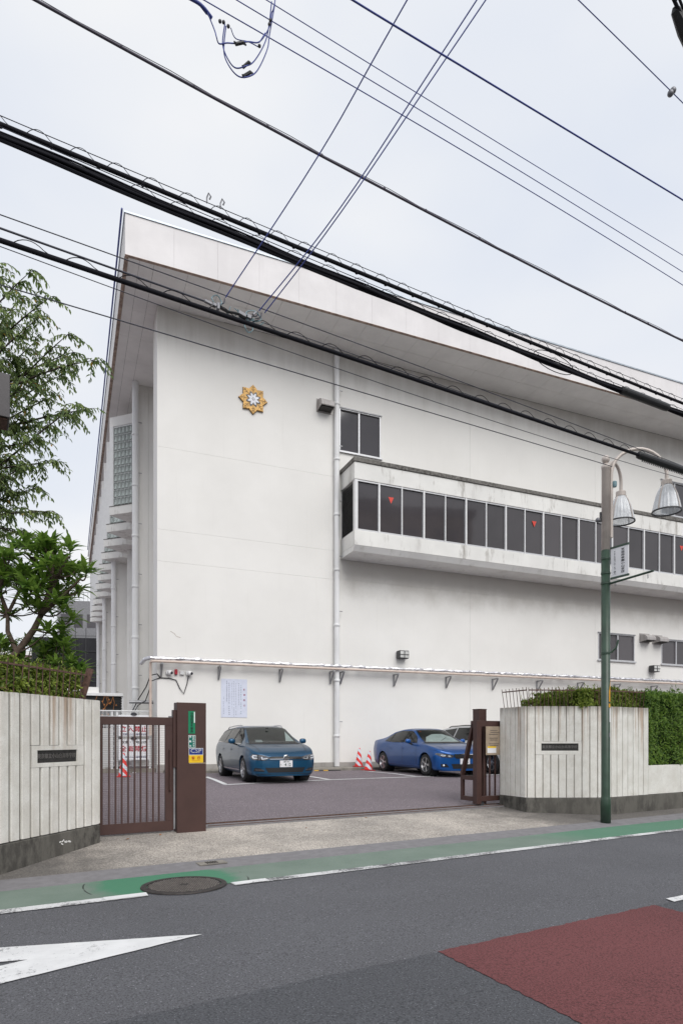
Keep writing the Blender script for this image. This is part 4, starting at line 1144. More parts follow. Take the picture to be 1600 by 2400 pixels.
tag(m.build('dry_creeper', 'dry_leaf', SH), kind='stuff')
AC = empty('outdoor_unit', BP(-2.05,.95,.39), BA, 'pale louvred outdoor unit behind the mesh fence', 'outdoor unit')
MB().box(-.75,.75,-.3,.3,.1,1.45).build('casing', 'white', AC, bev=.02)
for i in range(7): MB().box(-.68,.68,-.315,-.301,.25+i*.16,.36+i*.16).build('louvre', 'alu_white', AC)
MB().box(-.75,.75,-.25,.25,0,.099).build('feet', 'dark_metal', AC)
kb = MB().box(-4.2,-.02,-.02,.2,.2,.53); o = kb.build('fence_kerb', 'kerb', None, bev=.015); o.location = BP(0,.28); o.rotation_euler = (0,0,BA); tag(o, kind='structure')

# far buildings
FB = empty('scaffolded_building', (-31.5,76,0), R(8), 'distant building wrapped in black scaffold netting', 'building')
MB().box(-5.0,9,0,12,0,13.6).build('netting', 'black_net', FB)
MB().box(-2.4,9,1,12,13.601,18.2).build('upper_storey', 'grey_wall', FB)
for i in range(4): MB().box(-2.0+i*1.5,-1.0+i*1.5,.97,.999,15.0,16.6).build('window', 'pane', FB)
m = MB()
for i in range(12): m.box(-4.9+i*1.2,-4.84+i*1.2,-.06,-.001,0,14.8)
for i in range(8): m.box(-5.0,9,-.1,-.061,1.8*i+1.2,1.8*i+1.26)
m.build('scaffold', 'dark_metal', FB)
m = MB(); m.box(-2.4,9,.9,.95,19.2,19.26); 
for i in range(20): m.box(-2.4+i*.5,-2.36+i*.5,.9,.95,18.2,19.2)
m.build('railing', 'steel', FB)
PB = empty('far_apartment_block', (-56,105,0), R(15), 'far pinkish apartment block seen past the tree trunk', 'building')
MB().box(-8,7,0,14,0,15.5).build('wall', 'pink_wall', PB)
MB().box(-8.3,7.3,-.4,14.3,15.501,16.2).build('roof', 'white', PB)
for i in range(4):
    MB().box(-7,6.2,-.9,-.001,2.6+i*3.2,3.6+i*3.2).build('balcony', 'pink_wall', PB)
    for j in range(5):
        w = MB().box(-6.6+j*2.7,-5.1+j*2.7,-.03,-.002,3.7+i*3.2,5.4+i*3.2).build('window', 'pane', PB)

# the block across the street whose outline the window band reflects
AB = empty('apartment_block', (33,-6,0), R(38), 'tan apartment block across the street, mirrored in the window band', 'building')
MB().box(-7,9,-8,6,0,22.6).build('wall', 'tan', AB); MB().box(-7.3,9.3,-8.3,6.3,22.601,23.2).build('roof', 'grey_wall', AB)
MB().box(-3,2,-3,2,23.201,25.4).build('stair_tower', 'grey_wall', AB)
for i in range(6):
    for j in range(4):
        MB().box(-6+j*3.8,-3.8+j*3.8,6.001,6.04,3+i*3.3,4.8+i*3.3).build('window', 'pane', AB)
        MB().box(-7.04,-7.001,-7+j*3.3,-5+j*3.3,3+i*3.3,4.8+i*3.3).build('window', 'pane', AB)

# brown box sign at the picture's left edge, on a post behind the planter
BS = empty('box_sign', (-5.47,8.35,.05), RA, 'dark brown metal sign box on a post, cut by the left edge', 'sign')
MB().tube([(0,.25,0),(0,.25,6.7)], .06, 12).build('post', 'mailbox', BS, smooth=True)
MB().box(.12,1.02,-.02,.42,5.86,6.46).build('box', 'mailbox', BS, bev=.006)
MB().box(.15,.99,.02,.38,5.84,5.859).build('underside', 'rust', BS); MB().box(.055,.119,.2,.3,5.95,6.35).build('bracket', 'mailbox', BS)

# ------------------------------------------------------------------ vegetation
def leaf_into(m, p, d, up, L_, W_, fold=.25, droop=.25):
    """one leaf: two folded halves, bent at its middle"""
    d = d.normalized(); sd = d.cross(up)
    if sd.length < 1e-3: sd = d.cross(Vector((1,0,0)))
    sd.normalize(); n_ = sd.cross(d)
    mid = p+d*(L_*.5); tip = p+d*L_-n_*(L_*droop)
    m1 = p+d*(L_*.3); m2 = p+d*(L_*.68)-n_*(L_*droop*.35); w1, w2 = W_*.46, W_*.42
    o = len(m.v); up1 = n_*(W_*fold)
    m.v += [tuple(q) for q in (p, m1+sd*w1+up1, m1, m1-sd*w1+up1, m2+sd*w2+up1, m2, m2-sd*w2+up1, tip)]
    m.f += [(o,o+2,o+1),(o,o+3,o+2),(o+1,o+2,o+5,o+4),(o+2,o+3,o+6,o+5),(o+4,o+5,o+7),(o+5,o+6,o+7)]
def rdir(rnd, zlo=-1, zhi=1):
    a = rnd.uniform(0, 2*math.pi); z = rnd.uniform(zlo, zhi); r_ = math.sqrt(max(0, 1-z*z)); return Vector((r_*math.cos(a), r_*math.sin(a), z))
def bez(a, b, c, n): return [a*((1-t)**2)+b*(2*t*(1-t))+c*(t*t) for t in [i/n for i in range(n+1)]]

def hedge(name, label, frame, boxes, count, size, mat, seed, group=None, lump=.05, core=True):
    """frame: function (x,y,z)->world; boxes: list of (x0,x1,y0,y1,z0,z1)"""
    rnd = random.Random(seed)
    h = empty(name, frame(boxes[0][0], boxes[0][2], boxes[0][4]), 0, label, 'hedge', group)
    org = Vector(h.location); m = MB(); c = MB(); st = MB()
    tot = sum((b[1]-b[0])*(b[3]-b[2])+(b[1]-b[0])*(b[5]-b[4])+(b[3]-b[2])*(b[5]-b[4]) for b in boxes)
    for b in boxes:
        x0,x1,y0,y1,z0,z1 = b
        ar = (x1-x0)*(y1-y0)+(x1-x0)*(z1-z0)+(y1-y0)*(z1-z0)
        lx = [rnd.uniform(0,6.28) for _ in range(6)]
        def lumpf(u_, v_): return lump*(math.sin(u_*5.1+lx[0])+math.sin(u_*11.3+v_*7+lx[1])*.6+math.sin(v_*9+lx[2])*.7+math.sin(u_*23+lx[3])*.35)
        for k in range(int(count*ar/tot)):
            w = rnd.random()*ar
            if w < (x1-x0)*(y1-y0):
                x, y = rnd.uniform(x0,x1), rnd.uniform(y0,y1); z = z1+lumpf(x,y)-abs(rnd.gauss(0,.045)); n_ = Vector((0,0,1))
            elif w < (x1-x0)*(y1-y0)+(x1-x0)*(z1-z0):
                x, z = rnd.uniform(x0,x1), rnd.uniform(z0,z1); y = y0-lumpf(x,z)*.8+abs(rnd.gauss(0,.045)); n_ = Vector((0,-1,.3))
            else:
                y, z = rnd.uniform(y0,y1), rnd.uniform(z0,z1); x = x0-lumpf(y,z)*.8+abs(rnd.gauss(0,.045)); n_ = Vector((-1,0,.3))
            p = Vector(frame(x,y,z))-org; nw = Vector(frame(x+n_.x,y+n_.y,z+n_.z))-org-p
            nw.normalize()
            if rnd.random() < .03 and n_.z > .9:      # a stray shoot
                hh = rnd.uniform(.05,.16); tip_ = p+Vector((rnd.uniform(-.04,.04),rnd.uniform(-.04,.04),hh)); st.tube([p, tip_], .0025, 4)
                for q in range(7): leaf_into(m, p+(tip_-p)*(q/6), Vector((0,0,.6))+rdir(rnd)*.8, nw, size*rnd.uniform(.7,1.1), size*rnd.uniform(.3,.42), .2, .15)
            elif rnd.random() < .28:      # a sprig: several leaves round a shoot
                for q in range(5):
                    leaf_into(m, p+nw*.02, nw*.8+rdir(rnd)*.75, nw, size*rnd.uniform(.8,1.25), size*rnd.uniform(.32,.45), .2, .15)
            else: leaf_into(m, p, nw*.55+rdir(rnd)*.9, nw, size*rnd.uniform(.7,1.15), size*rnd.uniform(.35,.5), .2, .2)
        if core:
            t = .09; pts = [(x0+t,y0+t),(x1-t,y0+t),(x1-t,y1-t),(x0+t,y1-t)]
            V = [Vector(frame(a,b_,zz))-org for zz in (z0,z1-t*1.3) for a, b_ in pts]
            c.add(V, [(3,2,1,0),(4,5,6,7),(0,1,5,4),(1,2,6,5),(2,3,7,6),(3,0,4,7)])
        for k in range(int((x1-x0)*12)):
            x, y = rnd.uniform(x0+.05,x1-.05), y0+rnd.uniform(.03,.12)
            a = Vector(frame(x,y,z0))-org; bb = Vector(frame(x+rnd.uniform(-.06,.06),y,z0+(z1-z0)*.7))-org; st.tube([a,bb], .005, 4)
    tag(m.build('foliage', mat, h), kind='stuff')
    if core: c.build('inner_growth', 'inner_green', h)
    st.build('stems', 'bark_dark', h)
    return h
fw = lambda x, y, z: (x, y, z)
# left planter: clipped azalea behind the railing (local x along the wall from the gate end)
def fl(x, y, z): p = B_-dl*x+Vector((-dl.y,dl.x))*y; return (p.x, p.y, z)
hedge('azalea_hedge', 'bright azalea hedge behind the rusty railing left of the gate', fl, [(.22,3.2,.16,1.1,1.955,2.34)], 7500, .06, 'leaf_hedge', 3, 'hedges in the planters', .035)
hedge('azalea_hedge', 'yellow-green azalea hedge inside the railing on the right planter', lambda x, y, z: RD(x, y, z), [(10.2,12.0,8.22,9.5,2.06,2.40),(9.9,10.3,8.7,9.5,2.06,2.25)], 9500, .055, 'leaf_hedge', 4, 'hedges in the planters', .035)
hedge('box_hedge', 'dense dark green hedge above the low wall at the right edge', lambda x, y, z: RD(x, y, z), [(11.99,16.5,8.12,9.5,.93,2.42)], 22000, .05, 'leaf_hedge_dark', 5, 'hedges in the planters', .05)

# tree with long leaves in rosettes, in the left planter
rnd = random.Random(21)
def px_(x, y, Y): return Vector(((x-800)/1500*Y, Y, 1.45+(1735-y)/1500*Y))   # spots read off the photograph at a chosen distance
TR = empty('evergreen_tree', (-5.35,8.6,1.95), 0, 'bushy evergreen tree with long glossy leaf rosettes behind the left planter wall', 'tree')
tb = Vector(TR.location)
tr = MB()
limb_px = [[(-60,1640,8.8),(-10,1575,8.85),(40,1530,8.9),(80,1475,8.95),(97,1440,9.0),(112,1395,9.0),(122,1350,9.05),(126,1318,9.1)],
           [(97,1440,9.0),(130,1412,8.95),(160,1385,8.9),(188,1358,8.85)], [(40,1530,8.9),(18,1480,9.0),(18,1440,9.1),(45,1385,9.15),(66,1345,9.2),(84,1308,9.2)],
           [(18,1440,9.1),(0,1390,9.1),(10,1340,9.0),(26,1305,9.0)], [(112,1395,9.0),(136,1350,8.9),(160,1305,8.9)], [(45,1385,9.15),(75,1370,9.4),(105,1330,9.5)]]
limb_pts = []
for k, L_ in enumerate(limb_px):
    pts = [px_(*q) for q in L_]; n = len(pts); r0 = .062 if k == 0 else .036
    tr.tube([q-tb for q in pts], [r0*(1-.68*i/(n-1)) for i in range(n)], 8); limb_pts += pts[2 if k == 0 else 1:]
tr.build('trunk', 'bark', TR, smooth=True)
ros = [(55,1275,9.2),(100,1268,8.9),(130,1290,9.3),(162,1280,8.9),(178,1335,9.1),(203,1335,8.8),(186,1385,9.0),(150,1425,8.8),(30,1305,9.0),(15,1360,9.3),(85,1325,9.5),(122,1350,9.2),(118,1475,8.8),
       (60,1420,9.4),(5,1300,8.8),(140,1320,8.7),(110,1300,9.4),(75,1290,9.0),(95,1360,8.8),(160,1370,9.3),(40,1345,8.9),(150,1475,9.1),(20,1440,9.2),(100,1430,9.4),(-30,1280,9.1),(-40,1340,9.2),(-30,1420,9.0),(130,1405,8.7),(170,1450,9.2),
       (150,1510,8.9),(165,1550,9.0),(130,1560,9.2),(105,1540,9.4),(185,1575,9.1),(70,1570,9.3),(30,1520,9.5),(-10,1500,9.3)]
for k in range(36):
    a = rnd.uniform(0, 6.28); rr = math.sqrt(rnd.random())
    ros.append((75+rr*118*math.cos(a), 1345+rr*85*math.sin(a), rnd.uniform(8.6,9.7)))
for k in range(22): ros.append((rnd.uniform(-20,190), rnd.uniform(1500,1590), rnd.uniform(8.9,9.6)))
br = MB(); rest = MB(); singles = []
for i, (x, y, Y) in enumerate(ros):
    p = px_(x, y, Y)
    src = Vector((p.x-.1,9.1,2.0)) if y > 1490 else min(limb_pts, key=lambda q: (q-p).length+(.4 if q.z > p.z else 0))
    mid = (src+p)/2+Vector((rnd.uniform(-.1,.1), rnd.uniform(-.1,.1), -.12))
    br.tube([q-tb for q in bez(src, mid, p, 5)], [.015,.013,.011,.010,.008,.006], 6)
    axis = (p-src).normalized()*.5+Vector((0,-.25,.65))
    n = rnd.randint(20, 28)
    for j in range(n):
        a = j*2.4+rnd.uniform(-.3,.3); el = rnd.uniform(-.35,.95)
        d = Vector((math.cos(a)*math.cos(el), math.sin(a)*math.cos(el), math.sin(el)))+axis*.35
        L_ = rnd.uniform(.17,.28); q = p-tb+rdir(rnd)*.03-axis*rnd.uniform(0,.07)
        if len(singles) < 280 and j % 5 == 0 and x > -10: singles.append((q, d, L_))
        else: leaf_into(rest, q, d, Vector((0,0,1)), L_, L_*rnd.uniform(.2,.27), .12, rnd.uniform(.12,.4))
tag(br.build('branches', 'bark', TR, smooth=True), kind='stuff')
tag(rest.build('crown', 'leaf_long', TR), kind='stuff')
lm = []
for k in range(6):
    a = MB(); leaf_into(a, Vector((0,0,0)), Vector((1,0,0)), Vector((0,0,1)), 1.0, rnd.uniform(.2,.27), .12, rnd.uniform(.12,.4)); lm.append(a.mesh('leaf', 'leaf_long'))
leaf_shades = []
for i, (q, d, L_) in enumerate(singles):
    o = put('leaf', lm[i % 6], TR); o.location = q; o.scale = (L_,L_,L_)
    o.rotation_euler = d.to_track_quat('X', 'Z').to_euler()

# cherry tree: drooping sprays reaching in from the left
rnd = random.Random(5)
CT = empty('cherry_tree', (-8.6,11.6,.1), 0, 'cherry tree with drooping leafy sprays reaching in from the left edge', 'tree')
cb = Vector(CT.location)
ct, cl, ctw = MB(), MB(), MB()
t1 = Vector((-8.2,11.4,4.6))
ct.tube([q-cb for q in bez(Vector((-8.6,11.6,.1)), Vector((-8.7,11.5,2.6)), t1, 7)], [.2,.18,.17,.16,.15,.145,.14,.13], 10)
limbs = [((20,625),11.2),((95,640),10.8),((75,700),11.6),((118,745),10.6),((110,800),11.8),((185,785),11.0),((200,825),11.3),((243,845),10.9),((170,880),11.7),((205,950),10.8),((150,930),11.5),((95,905),10.6),((225,960),11.1),((70,985),11.4),
         ((110,1035),10.8),((150,1085),11.0),((60,1075),11.6),((105,1145),11.1),((130,1200),10.7),((65,1200),11.4),((90,1255),11.0),((20,1250),10.8),((20,780),10.9),((10,860),11.5),((15,1000),10.7),((0,1120),11.2),((-30,700),11.0),((45,1150),10.9),((60,840),11.0),((140,700),11.3),
         ((30,660),11.6),((5,720),10.6),((50,760),11.4),((90,860),11.2),((30,930),11.0),((130,1000),11.6),((35,1120),11.3),((85,1090),10.7)]
def twig(p0, p1, rr, n_leaf, rnd):
    mid = (p0+p1)/2+Vector((rnd.uniform(-.08,.08), rnd.uniform(-.12,.12), .12+.05*rnd.random()))
    pts = bez(p0, mid, p1, 6)
    ctw.tube([q-cb for q in pts], [rr*(1-.12*i) for i in range(7)], 5)
    for i in range(n_leaf):
        t = (i+.5)/n_leaf; k = min(5, int(t*6)); f = t*6-k; q = pts[k]*(1-f)+pts[k+1]*f; tan = (pts[k+1]-pts[k]).normalized()
        sd = tan.cross(Vector((0,0,1))); sd = sd.normalized() if sd.length > 1e-3 else Vector((1,0,0))
        d = tan*.55+sd*(1 if i % 2 else -1)*rnd.uniform(.3,.95)+Vector((0,0,-rnd.uniform(.05,.75)))+rdir(rnd)*.3
        leaf_into(cl, q-cb, d, Vector((0,0,1))+rdir(rnd)*.5, rnd.uniform(.075,.11), rnd.uniform(.030,.042), .2, .2)
for (x, y), Y in limbs:
    p = px_(x-28, y, Y)
    a = t1+Vector((rnd.uniform(-.1,.1),0,rnd.uniform(-.3,1.6)))
    mid = (a+p)/2+Vector((0,rnd.uniform(-.3,.3),.75 if y < 900 else .45))
    pts = bez(a, mid, p, 14)
    ct.tube([q-cb for q in pts], [.032*(1-i/14)**.8+.005 for i in range(15)], 6)
    for k in range(4, 15):
        for rep in range(4 if k < 13 else 5):
            q = pts[k]; d = rdir(rnd, -.45, .3); d.x += .55; d.normalize()
            l = rnd.uniform(.18,.42)*(1 if k > 8 else .8)
            twig(q, q+d*l+Vector((0,0,-.10*l/.3)), .006, int(l*30)+3, rnd)
ct.build('trunk', 'bark_dark', CT, smooth=True)
ctw.build('twigs', 'bark_dark', CT)
tag(cl.build('crown', 'leaf_cherry', CT), kind='stuff')
# a few fallen leaves on the apron
for i, (q, s, lab) in enumerate(((1.9,9.05,'dry brown leaf on the apron under the pedestrian gate, left one'),(2.4,9.15,'dry brown leaf on the apron beside the foot of the gate pillar'),(6.0,9.3,'dry brown leaf on the open apron midway along the gate rail'),(4.6,8.9,'dry brown leaf on the apron between gate pillar and gutter'))):
    a = MB(); leaf_into(a, Vector((0,0,.006)), Vector((1,0,.1)), Vector((0,0,1)), .055, .035, .25, -.1)
    o = a.build('fallen_leaf', 'dry_leaf'); o.location = RD(q, s, gz(s)); o.rotation_euler = (0,0,i*1.7)
    tag(o, lab, 'leaf', 'fallen leaves on the apron')

# ------------------------------------------------------------------ overhead lines (road coordinates: along, offset, height)
def smooth_line(pts, sub=6):
    P = [Vector(p) for p in pts]
    if len(P) < 3: return P
    out = []
    for i in range(len(P)-1):
        p0, p1, p2, p3 = P[max(i-1,0)], P[i], P[i+1], P[min(i+2,len(P)-1)]
        for k in range(sub):
            t = k/sub
            out.append(.5*((2*p1)+(-p0+p2)*t+(2*p0-5*p1+4*p2-p3)*t*t+(-p0+3*p1-3*p2+p3)*t**3))
    return out+[P[-1]]
def sag_fit(pts):
    """a parabola through the heights, carried on past both ends"""
    n = len(pts); import numpy as np
    q = np.array([p[0] for p in pts]); z = np.array([p[1] for p in pts])
    return np.polyfit(q, z, 2 if n > 3 else 1)
def road_cable(name, s, pts, r_, mat, label, group=None, ext=(-3.0, 18.0), straight=True):
    c = sag_fit(pts); 
    f = lambda q: float(sum(k*q**(len(c)-1-i) for i, k in enumerate(c)))
    q0, q1 = ext
    def zz(q):   # limit the parabola outside the span that is seen
        a, b = pts[0][0], pts[-1][0]
        qq = min(max(q, a), b); z = f(qq)
        if q != qq: z += (2*c[0]*qq+c[1] if len(c) == 3 else c[0])*(q-qq)*.6
        return z
    n = 60; line = [RD(q0+(q1-q0)*i/n, s, zz(q0+(q1-q0)*i/n)) for i in range(n+1)]
    root = empty(name, line[0], 0, label, 'cable', group)
    o = Vector(line[0])
    MB().tube([Vector(p)-o for p in line], r_, 7).build('strand', mat, root, smooth=True)
    return root, (lambda q: Vector(RD(q, s, zz(q)))), o
GRP = 'overhead lines along the street'
rt, fgrey, o = road_cable('overhead_cable', 7.2, [(0.64,9.0),(1.86,8.97),(3.9,8.943),(5.33,8.94),(6.93,8.953),(9.17,8.987),(11.78,9.053)], .016, 'cable_grey', 'thick grey cable with small clips, alone above the black bundles', GRP)
MB().tube([fgrey(q*.5)-o+Vector((0,0,.03+.012*math.sin(q*2.1))) for q in range(-6, 36)], .005, 4).build('messenger', 'cable_grey', rt)
for k in range(14): 
    p = fgrey(.6+k*.85+.1*math.sin(k*3))-o; MB().ball(p+Vector((0,0,.008)), .021, 8, 6).build('clip', 'cable_grey', rt)
def hanger(rt, f, o, q0, q1, pitch, amp, mat='wire_dark', r_=.0055, lift=.02):
    """the thin wire that arches over a bundle between its ties"""
    m = MB(); q = q0
    while q < q1:
        pts = []
        for i in range(9):
            t = i/8; p = f(q+pitch*.62*t)-o; pts.append(p+Vector((0,-.01,lift+amp*math.sin(math.pi*min(1,t*1.08))**.8)))
        m.tube(pts, r_, 4); q += pitch*rng.uniform(.93,1.07)
    tag(m.build('hanger_loops', mat, rt), kind='stuff')
rt, f, o = road_cable('overhead_cable', 7.0, [(.297,7.414),(1.014,7.415),(1.73,7.433),(2.42,7.437),(3.07,7.449),(4.12,7.484),(5.48,7.501),(6.84,7.559),(8.99,7.631),(11.45,7.673)], .024, 'cable', 'black cable with arched hanger wire, upper of the close black pair', GRP)
MB().tube([f(q*.5)-o+Vector((0,0,.085)) for q in range(-6, 36)], .0055, 4).build('messenger', 'wire_dark', rt)
hanger(rt, f, o, -1, 16, .37, .075, r_=.004)
m = MB()
for k in range(30): m.ball(f(.3+k*.45)-o+Vector((0,0,-.008)), .027, 8, 6)
tag(m.build('ties', 'cable', rt), kind='stuff')
for q in (2.36, 2.52):
    p = f(q)-o; m = MB(); m.tube([p+Vector((0,0,.08)),p+Vector((0,0,.14)),p+Vector((.02,0,.19)),p+Vector((.045,0,.15)),p+Vector((.03,0,.12))], .009, 6); m.build('clamp_hook', 'galv', rt)
rt, f, o = road_cable('overhead_cable', 6.9, [(.293,7.243),(.572,7.232),(1.07,7.204),(1.68,7.22),(2.15,7.202),(2.98,7.217),(4.06,7.237),(5.07,7.261),(6.72,7.288),(8.02,7.325),(9.53,7.351),(11.29,7.405)], .023, 'cable', 'thickest black cable bundle with a long black splice sleeve', GRP)
for dy, dz, rr in ((.022,-.023,.017),(-.016,-.025,.016),(.022,.020,.009),(-.022,.017,.009)):
    MB().tube([f(q*.25)-o+Vector((0,dy,dz+.010*math.sin(q*.9+dy*90))) for q in range(-12, 66)], rr, 6).build('strand', 'cable', rt, smooth=True)
MB().tube([f(-2+q*.3)-o+Vector((0,0,-.05-.05*max(0,1-q/16)*(1+math.sin(q*.6))*.6)) for q in range(0, 22)], .017, 6).build('strand', 'cable', rt)
MB().tube([f(q*.5)-o+Vector((0,0,.075)) for q in range(-6, 36)], .0055, 4).build('messenger', 'wire_dark', rt)
hanger(rt, f, o, 1.5, 16, .45, .07, r_=.004)
m = MB(); m.tube([f(9.53)-o,f(9.55)-o,f(9.62)-o,f(10.75)-o,f(10.82)-o,f(10.84)-o], [.03,.062,.066,.066,.062,.03], 14); m.build('splice_sleeve', 'blk_trim', rt, smooth=False)
m = MB(); c0 = f(7.9)-o
m.tube([c0+Vector(RD(.28*math.cos(a)*1.6,0,.14*math.sin(a)+.02)) for a in [2*math.pi*i/20 for i in range(20)]], .006, 5); m.build('slack_loop', 'cable', rt)
rt, flow, o = road_cable('overhead_cable', 6.6, [(.28,6.016),(1.308,6.03),(2.105,6.02),(3.117,6.044),(3.888,6.051),(4.852,6.09),(5.949,6.105),(7.667,6.13),(9.62,6.165),(10.8,6.15)], .024, 'cable', 'lowest black cable with zigzag hanger and splice case beside the lamp', GRP)
hanger(rt, flow, o, -1, 10, .46, .062, 'cable', .0045)
m = MB(); m.tube([flow(9.55)-o,flow(9.57)-o,flow(9.62)-o,flow(11.4)-o,flow(11.45)-o], [.032,.056,.060,.060,.04], 14); m.build('splice_case', 'blk_trim', rt)
m = MB()
for k in range(34):
    p = flow(9.66+k*.05)-o; m.obox(p+Vector((0,0,-.060)), p+Vector((0,0,-.092)), .014, .014)
m.build('comb_strip', 'blk_trim', rt)
thin = [('wire_dark',6.65,[(.282,6.152),(2.006,6.151),(2.22,6.158)],.010,'thin dark service wire ending at the clamp cluster over the lowest cable',(-3,2.22)),
        ('wire_dark',6.7,[(.284,6.31),(1.867,6.333),(3.947,6.344),(9.755,6.319),(10.96,6.31)],.0055,'thin dark wire just above the lowest black cable',(-3,18)),
        ('wire_dark',7.35,[(.312,6.072),(1.853,6.11),(4.33,6.17),(9.476,6.301)],.0065,'thin dark wire running below the lowest cable to the lamp head',(-3,9.9)),
        ('wire_dark',6.8,[(.288,6.082),(1.78,6.06),(4.0,6.012),(8.925,6.076),(11.13,6.153)],.0045,'very thin wire between lowest cable and the wire to the lamp',(-3,18)),
        ('wire_blue',5.2,[(1.736,7.651),(3.06,7.682),(5.33,7.72),(7.47,7.72),(8.51,7.709)],.0046,'thin blue wire high in the sky, lowest of the parallel three',(-3,18)),
        ('wire_blue',5.6,[(2.18,8.31),(3.3,8.335),(8.54,8.385),(9.16,8.387)],.0046,'thin blue wire high in the sky, middle of the parallel three',(-3,18)),
        ('wire_blue',6.0,[(2.65,8.987),(3.53,9.008),(8.36,9.107),(9.82,9.15)],.0046,'thin blue wire high in the sky, upper of the parallel three',(-3,18)),
        ('wire_blue',4.6,[(2.827,7.694),(3.789,7.756),(7.528,8.025)],.008,'bolder blue wire crossing the upper right of the sky',(-3,16)),
        ('wire_dark',6.72,[(2.9,6.2),(5,6.21),(9,6.24),(11,6.25)],.0045,'faint wire leaving the clamp cluster toward the lamp',(2.9,18))]
for mat, s, pts, r_, lab, ext in thin: road_cable('overhead_wire', s, pts, r_, mat, lab, GRP, ext)
def wire(name, pts, r_, mat, label, group=None, cat='cable'):
    P = smooth_line(pts); root = empty(name, P[0], 0, label, cat, group); MB().tube([p-P[0] for p in P], r_, 6).build('strand', mat, root, smooth=True); return root
for pts, lab in (([(2.439,6.62,6.254),(3.038,5.6,7.278),(3.382,4.6,8.02),(4.2,1.0,10.2)], 'thin wire dropping from upper right to the clamp cluster, leftmost one'),
                 ([(2.833,6.62,6.245),(3.358,5.7,6.976),(4.017,4.4,8.193),(5.6,1.0,11.0)], 'thin wire of the close pair dropping to the clamp cluster, left of the two'),
                 ([(2.90,6.62,6.244),(3.387,5.75,6.967),(4.22,4.5,8.412),(6.2,1.0,12.0)], 'thin wire of the close pair dropping to the clamp cluster, right of the two')):
    a, b = Vector(RD(*pts[0])), Vector(RD(*pts[2])); mid = Vector(RD(*pts[1]))
    P = [a, mid, b]; ext = b+(b-mid)*3.0
    wire('drop_wire', P+[ext], .0062, 'wire_blue', lab, 'drop wires crossing the street')
# clamp clusters where the drop wires meet the lowest cable
CC = empty('wire_clamps', RD(2.5,6.6,6.18), RA, 'cluster of grey clamps and looped wires on the lowest black cable', 'wire clamps')
m = MB(); m.obox((-.30,0,-.055),(-.22,0,-.065),.03,.03); m.obox((-.21,0,-.062),(-.17,0,-.07),.04,.035); m.box(-.165,-.135,-.02,.02,-.10,-.03); m.obox((.08,0,-.045),(.17,0,-.062),.03,.04); m.obox((.18,0,-.055),(.23,0,-.06),.035,.045); m.obox((.25,0,-.02),(.29,0,.03),.025,.025); tag(m.build('clamp', 'galv', CC, bev=.004), kind='stuff')
m = MB(); m.tube([(-.13,0,-.07),(-.05,0,-.085),(.05,0,-.07),(.24,0,-.06)], .014, 6); m.tube([(.09,0,-.075),(.17,0,-.085)], .02, 6); m.build('sleeve', 'blk_trim', CC)
for cx, cz, a_, b_ in ((-.165,-.005,.055,.05),(.20,-.17,.05,.055),(.26,-.03,.09,.05)):
    MB().tube([(cx+a_*math.cos(t),.01*math.sin(3*t),cz+b_*math.sin(t)) for t in [2*math.pi*i/22 for i in range(23)]], .006, 5).build('loop', 'wire_teal', CC)
for k in range(5): MB().tube(smooth_line([(rng.uniform(-.2,.1),0,-.02),(rng.uniform(-.1,.3),.02,-.12),(rng.uniform(.1,.4),0,-.06)]), .005, 5).build('jumper', 'wire_teal', CC)
for a_, b_ in (((-.07,.02,.06),(-.15,0,-.04)),((.32,.02,.05),(.24,0,-.04)),((.36,.02,.05),(.28,0,-.05))): MB().tube(smooth_line([a_,((a_[0]+b_[0])/2+.02,.0,(a_[2]+b_[2])/2-.02),b_]), .0065, 5).build('drop_end', 'wire_dark', CC)
# looped splice high up at the top edge
SPL = empty('looped_splice', RD(1.7,4.9,7.2), RA, 'looped blue jumper wires with black sleeves at the top edge of the sky', 'wire splice')
def L3(*p): return [(x-1.7, 0.02*(i % 2), z-7.2) for i, (x, z) in enumerate(p)]
for pts, r_ in (([(-3.0,8.1),(-.5,7.62),(1.2,7.33),(1.45,7.27),(1.6,7.24),(1.70,7.21)], .013),([(-3.0,8.2),(-.5,7.68),(1.2,7.36),(1.42,7.33),(1.55,7.26),(1.66,7.22)], .009),
                ([(1.64,7.24),(1.72,7.13),(1.73,7.06),(1.76,7.04),(1.82,7.06),(1.90,7.12),(2.0,7.17),(2.11,7.25),(2.19,7.40),(2.22,7.55),(2.25,7.7),(2.45,8.9)], .005),
                ([(1.80,7.20),(1.79,7.05),(1.83,6.93),(1.90,6.92),(1.98,6.96),(2.06,7.06),(2.14,7.22),(2.19,7.40),(2.21,7.62)], .005),
                ([(1.81,7.19),(1.80,7.0),(1.84,6.88),(1.93,6.865),(2.02,6.90),(2.10,7.02),(2.17,7.2),(2.20,7.36),(2.24,7.62)], .005),
                ([(1.85,7.20),(1.9,7.16),(2.0,7.17),(2.1,7.2)], .004),([(2.1,7.22),(2.16,7.35)], .004)):
    MB().tube(smooth_line(L3(*pts)), r_, 6).build('jumper', 'wire_blue', SPL, smooth=True)
for a, b in (((1.88,7.105),(1.99,7.155)),((1.95,6.945),(2.03,7.03)),((1.95,6.872),(2.05,6.955))):
    MB().tube(L3(a, ((a[0]*.8+b[0]*.2),(a[1]*.8+b[1]*.2)), ((a[0]*.3+b[0]*.7),(a[1]*.3+b[1]*.7)), b), [.006,.013,.013,.006], 8).build('sleeve', 'blk_trim', SPL)
m = MB()
for x, z in ((1.76,7.20),(1.79,7.21),(1.83,7.20),(2.10,7.19),(2.19,7.42),(2.20,7.46)): m.ball((x-1.7,0,z-7.2), .014, 8, 6)
tag(m.build('clamp', 'dark_metal', SPL), kind='stuff')
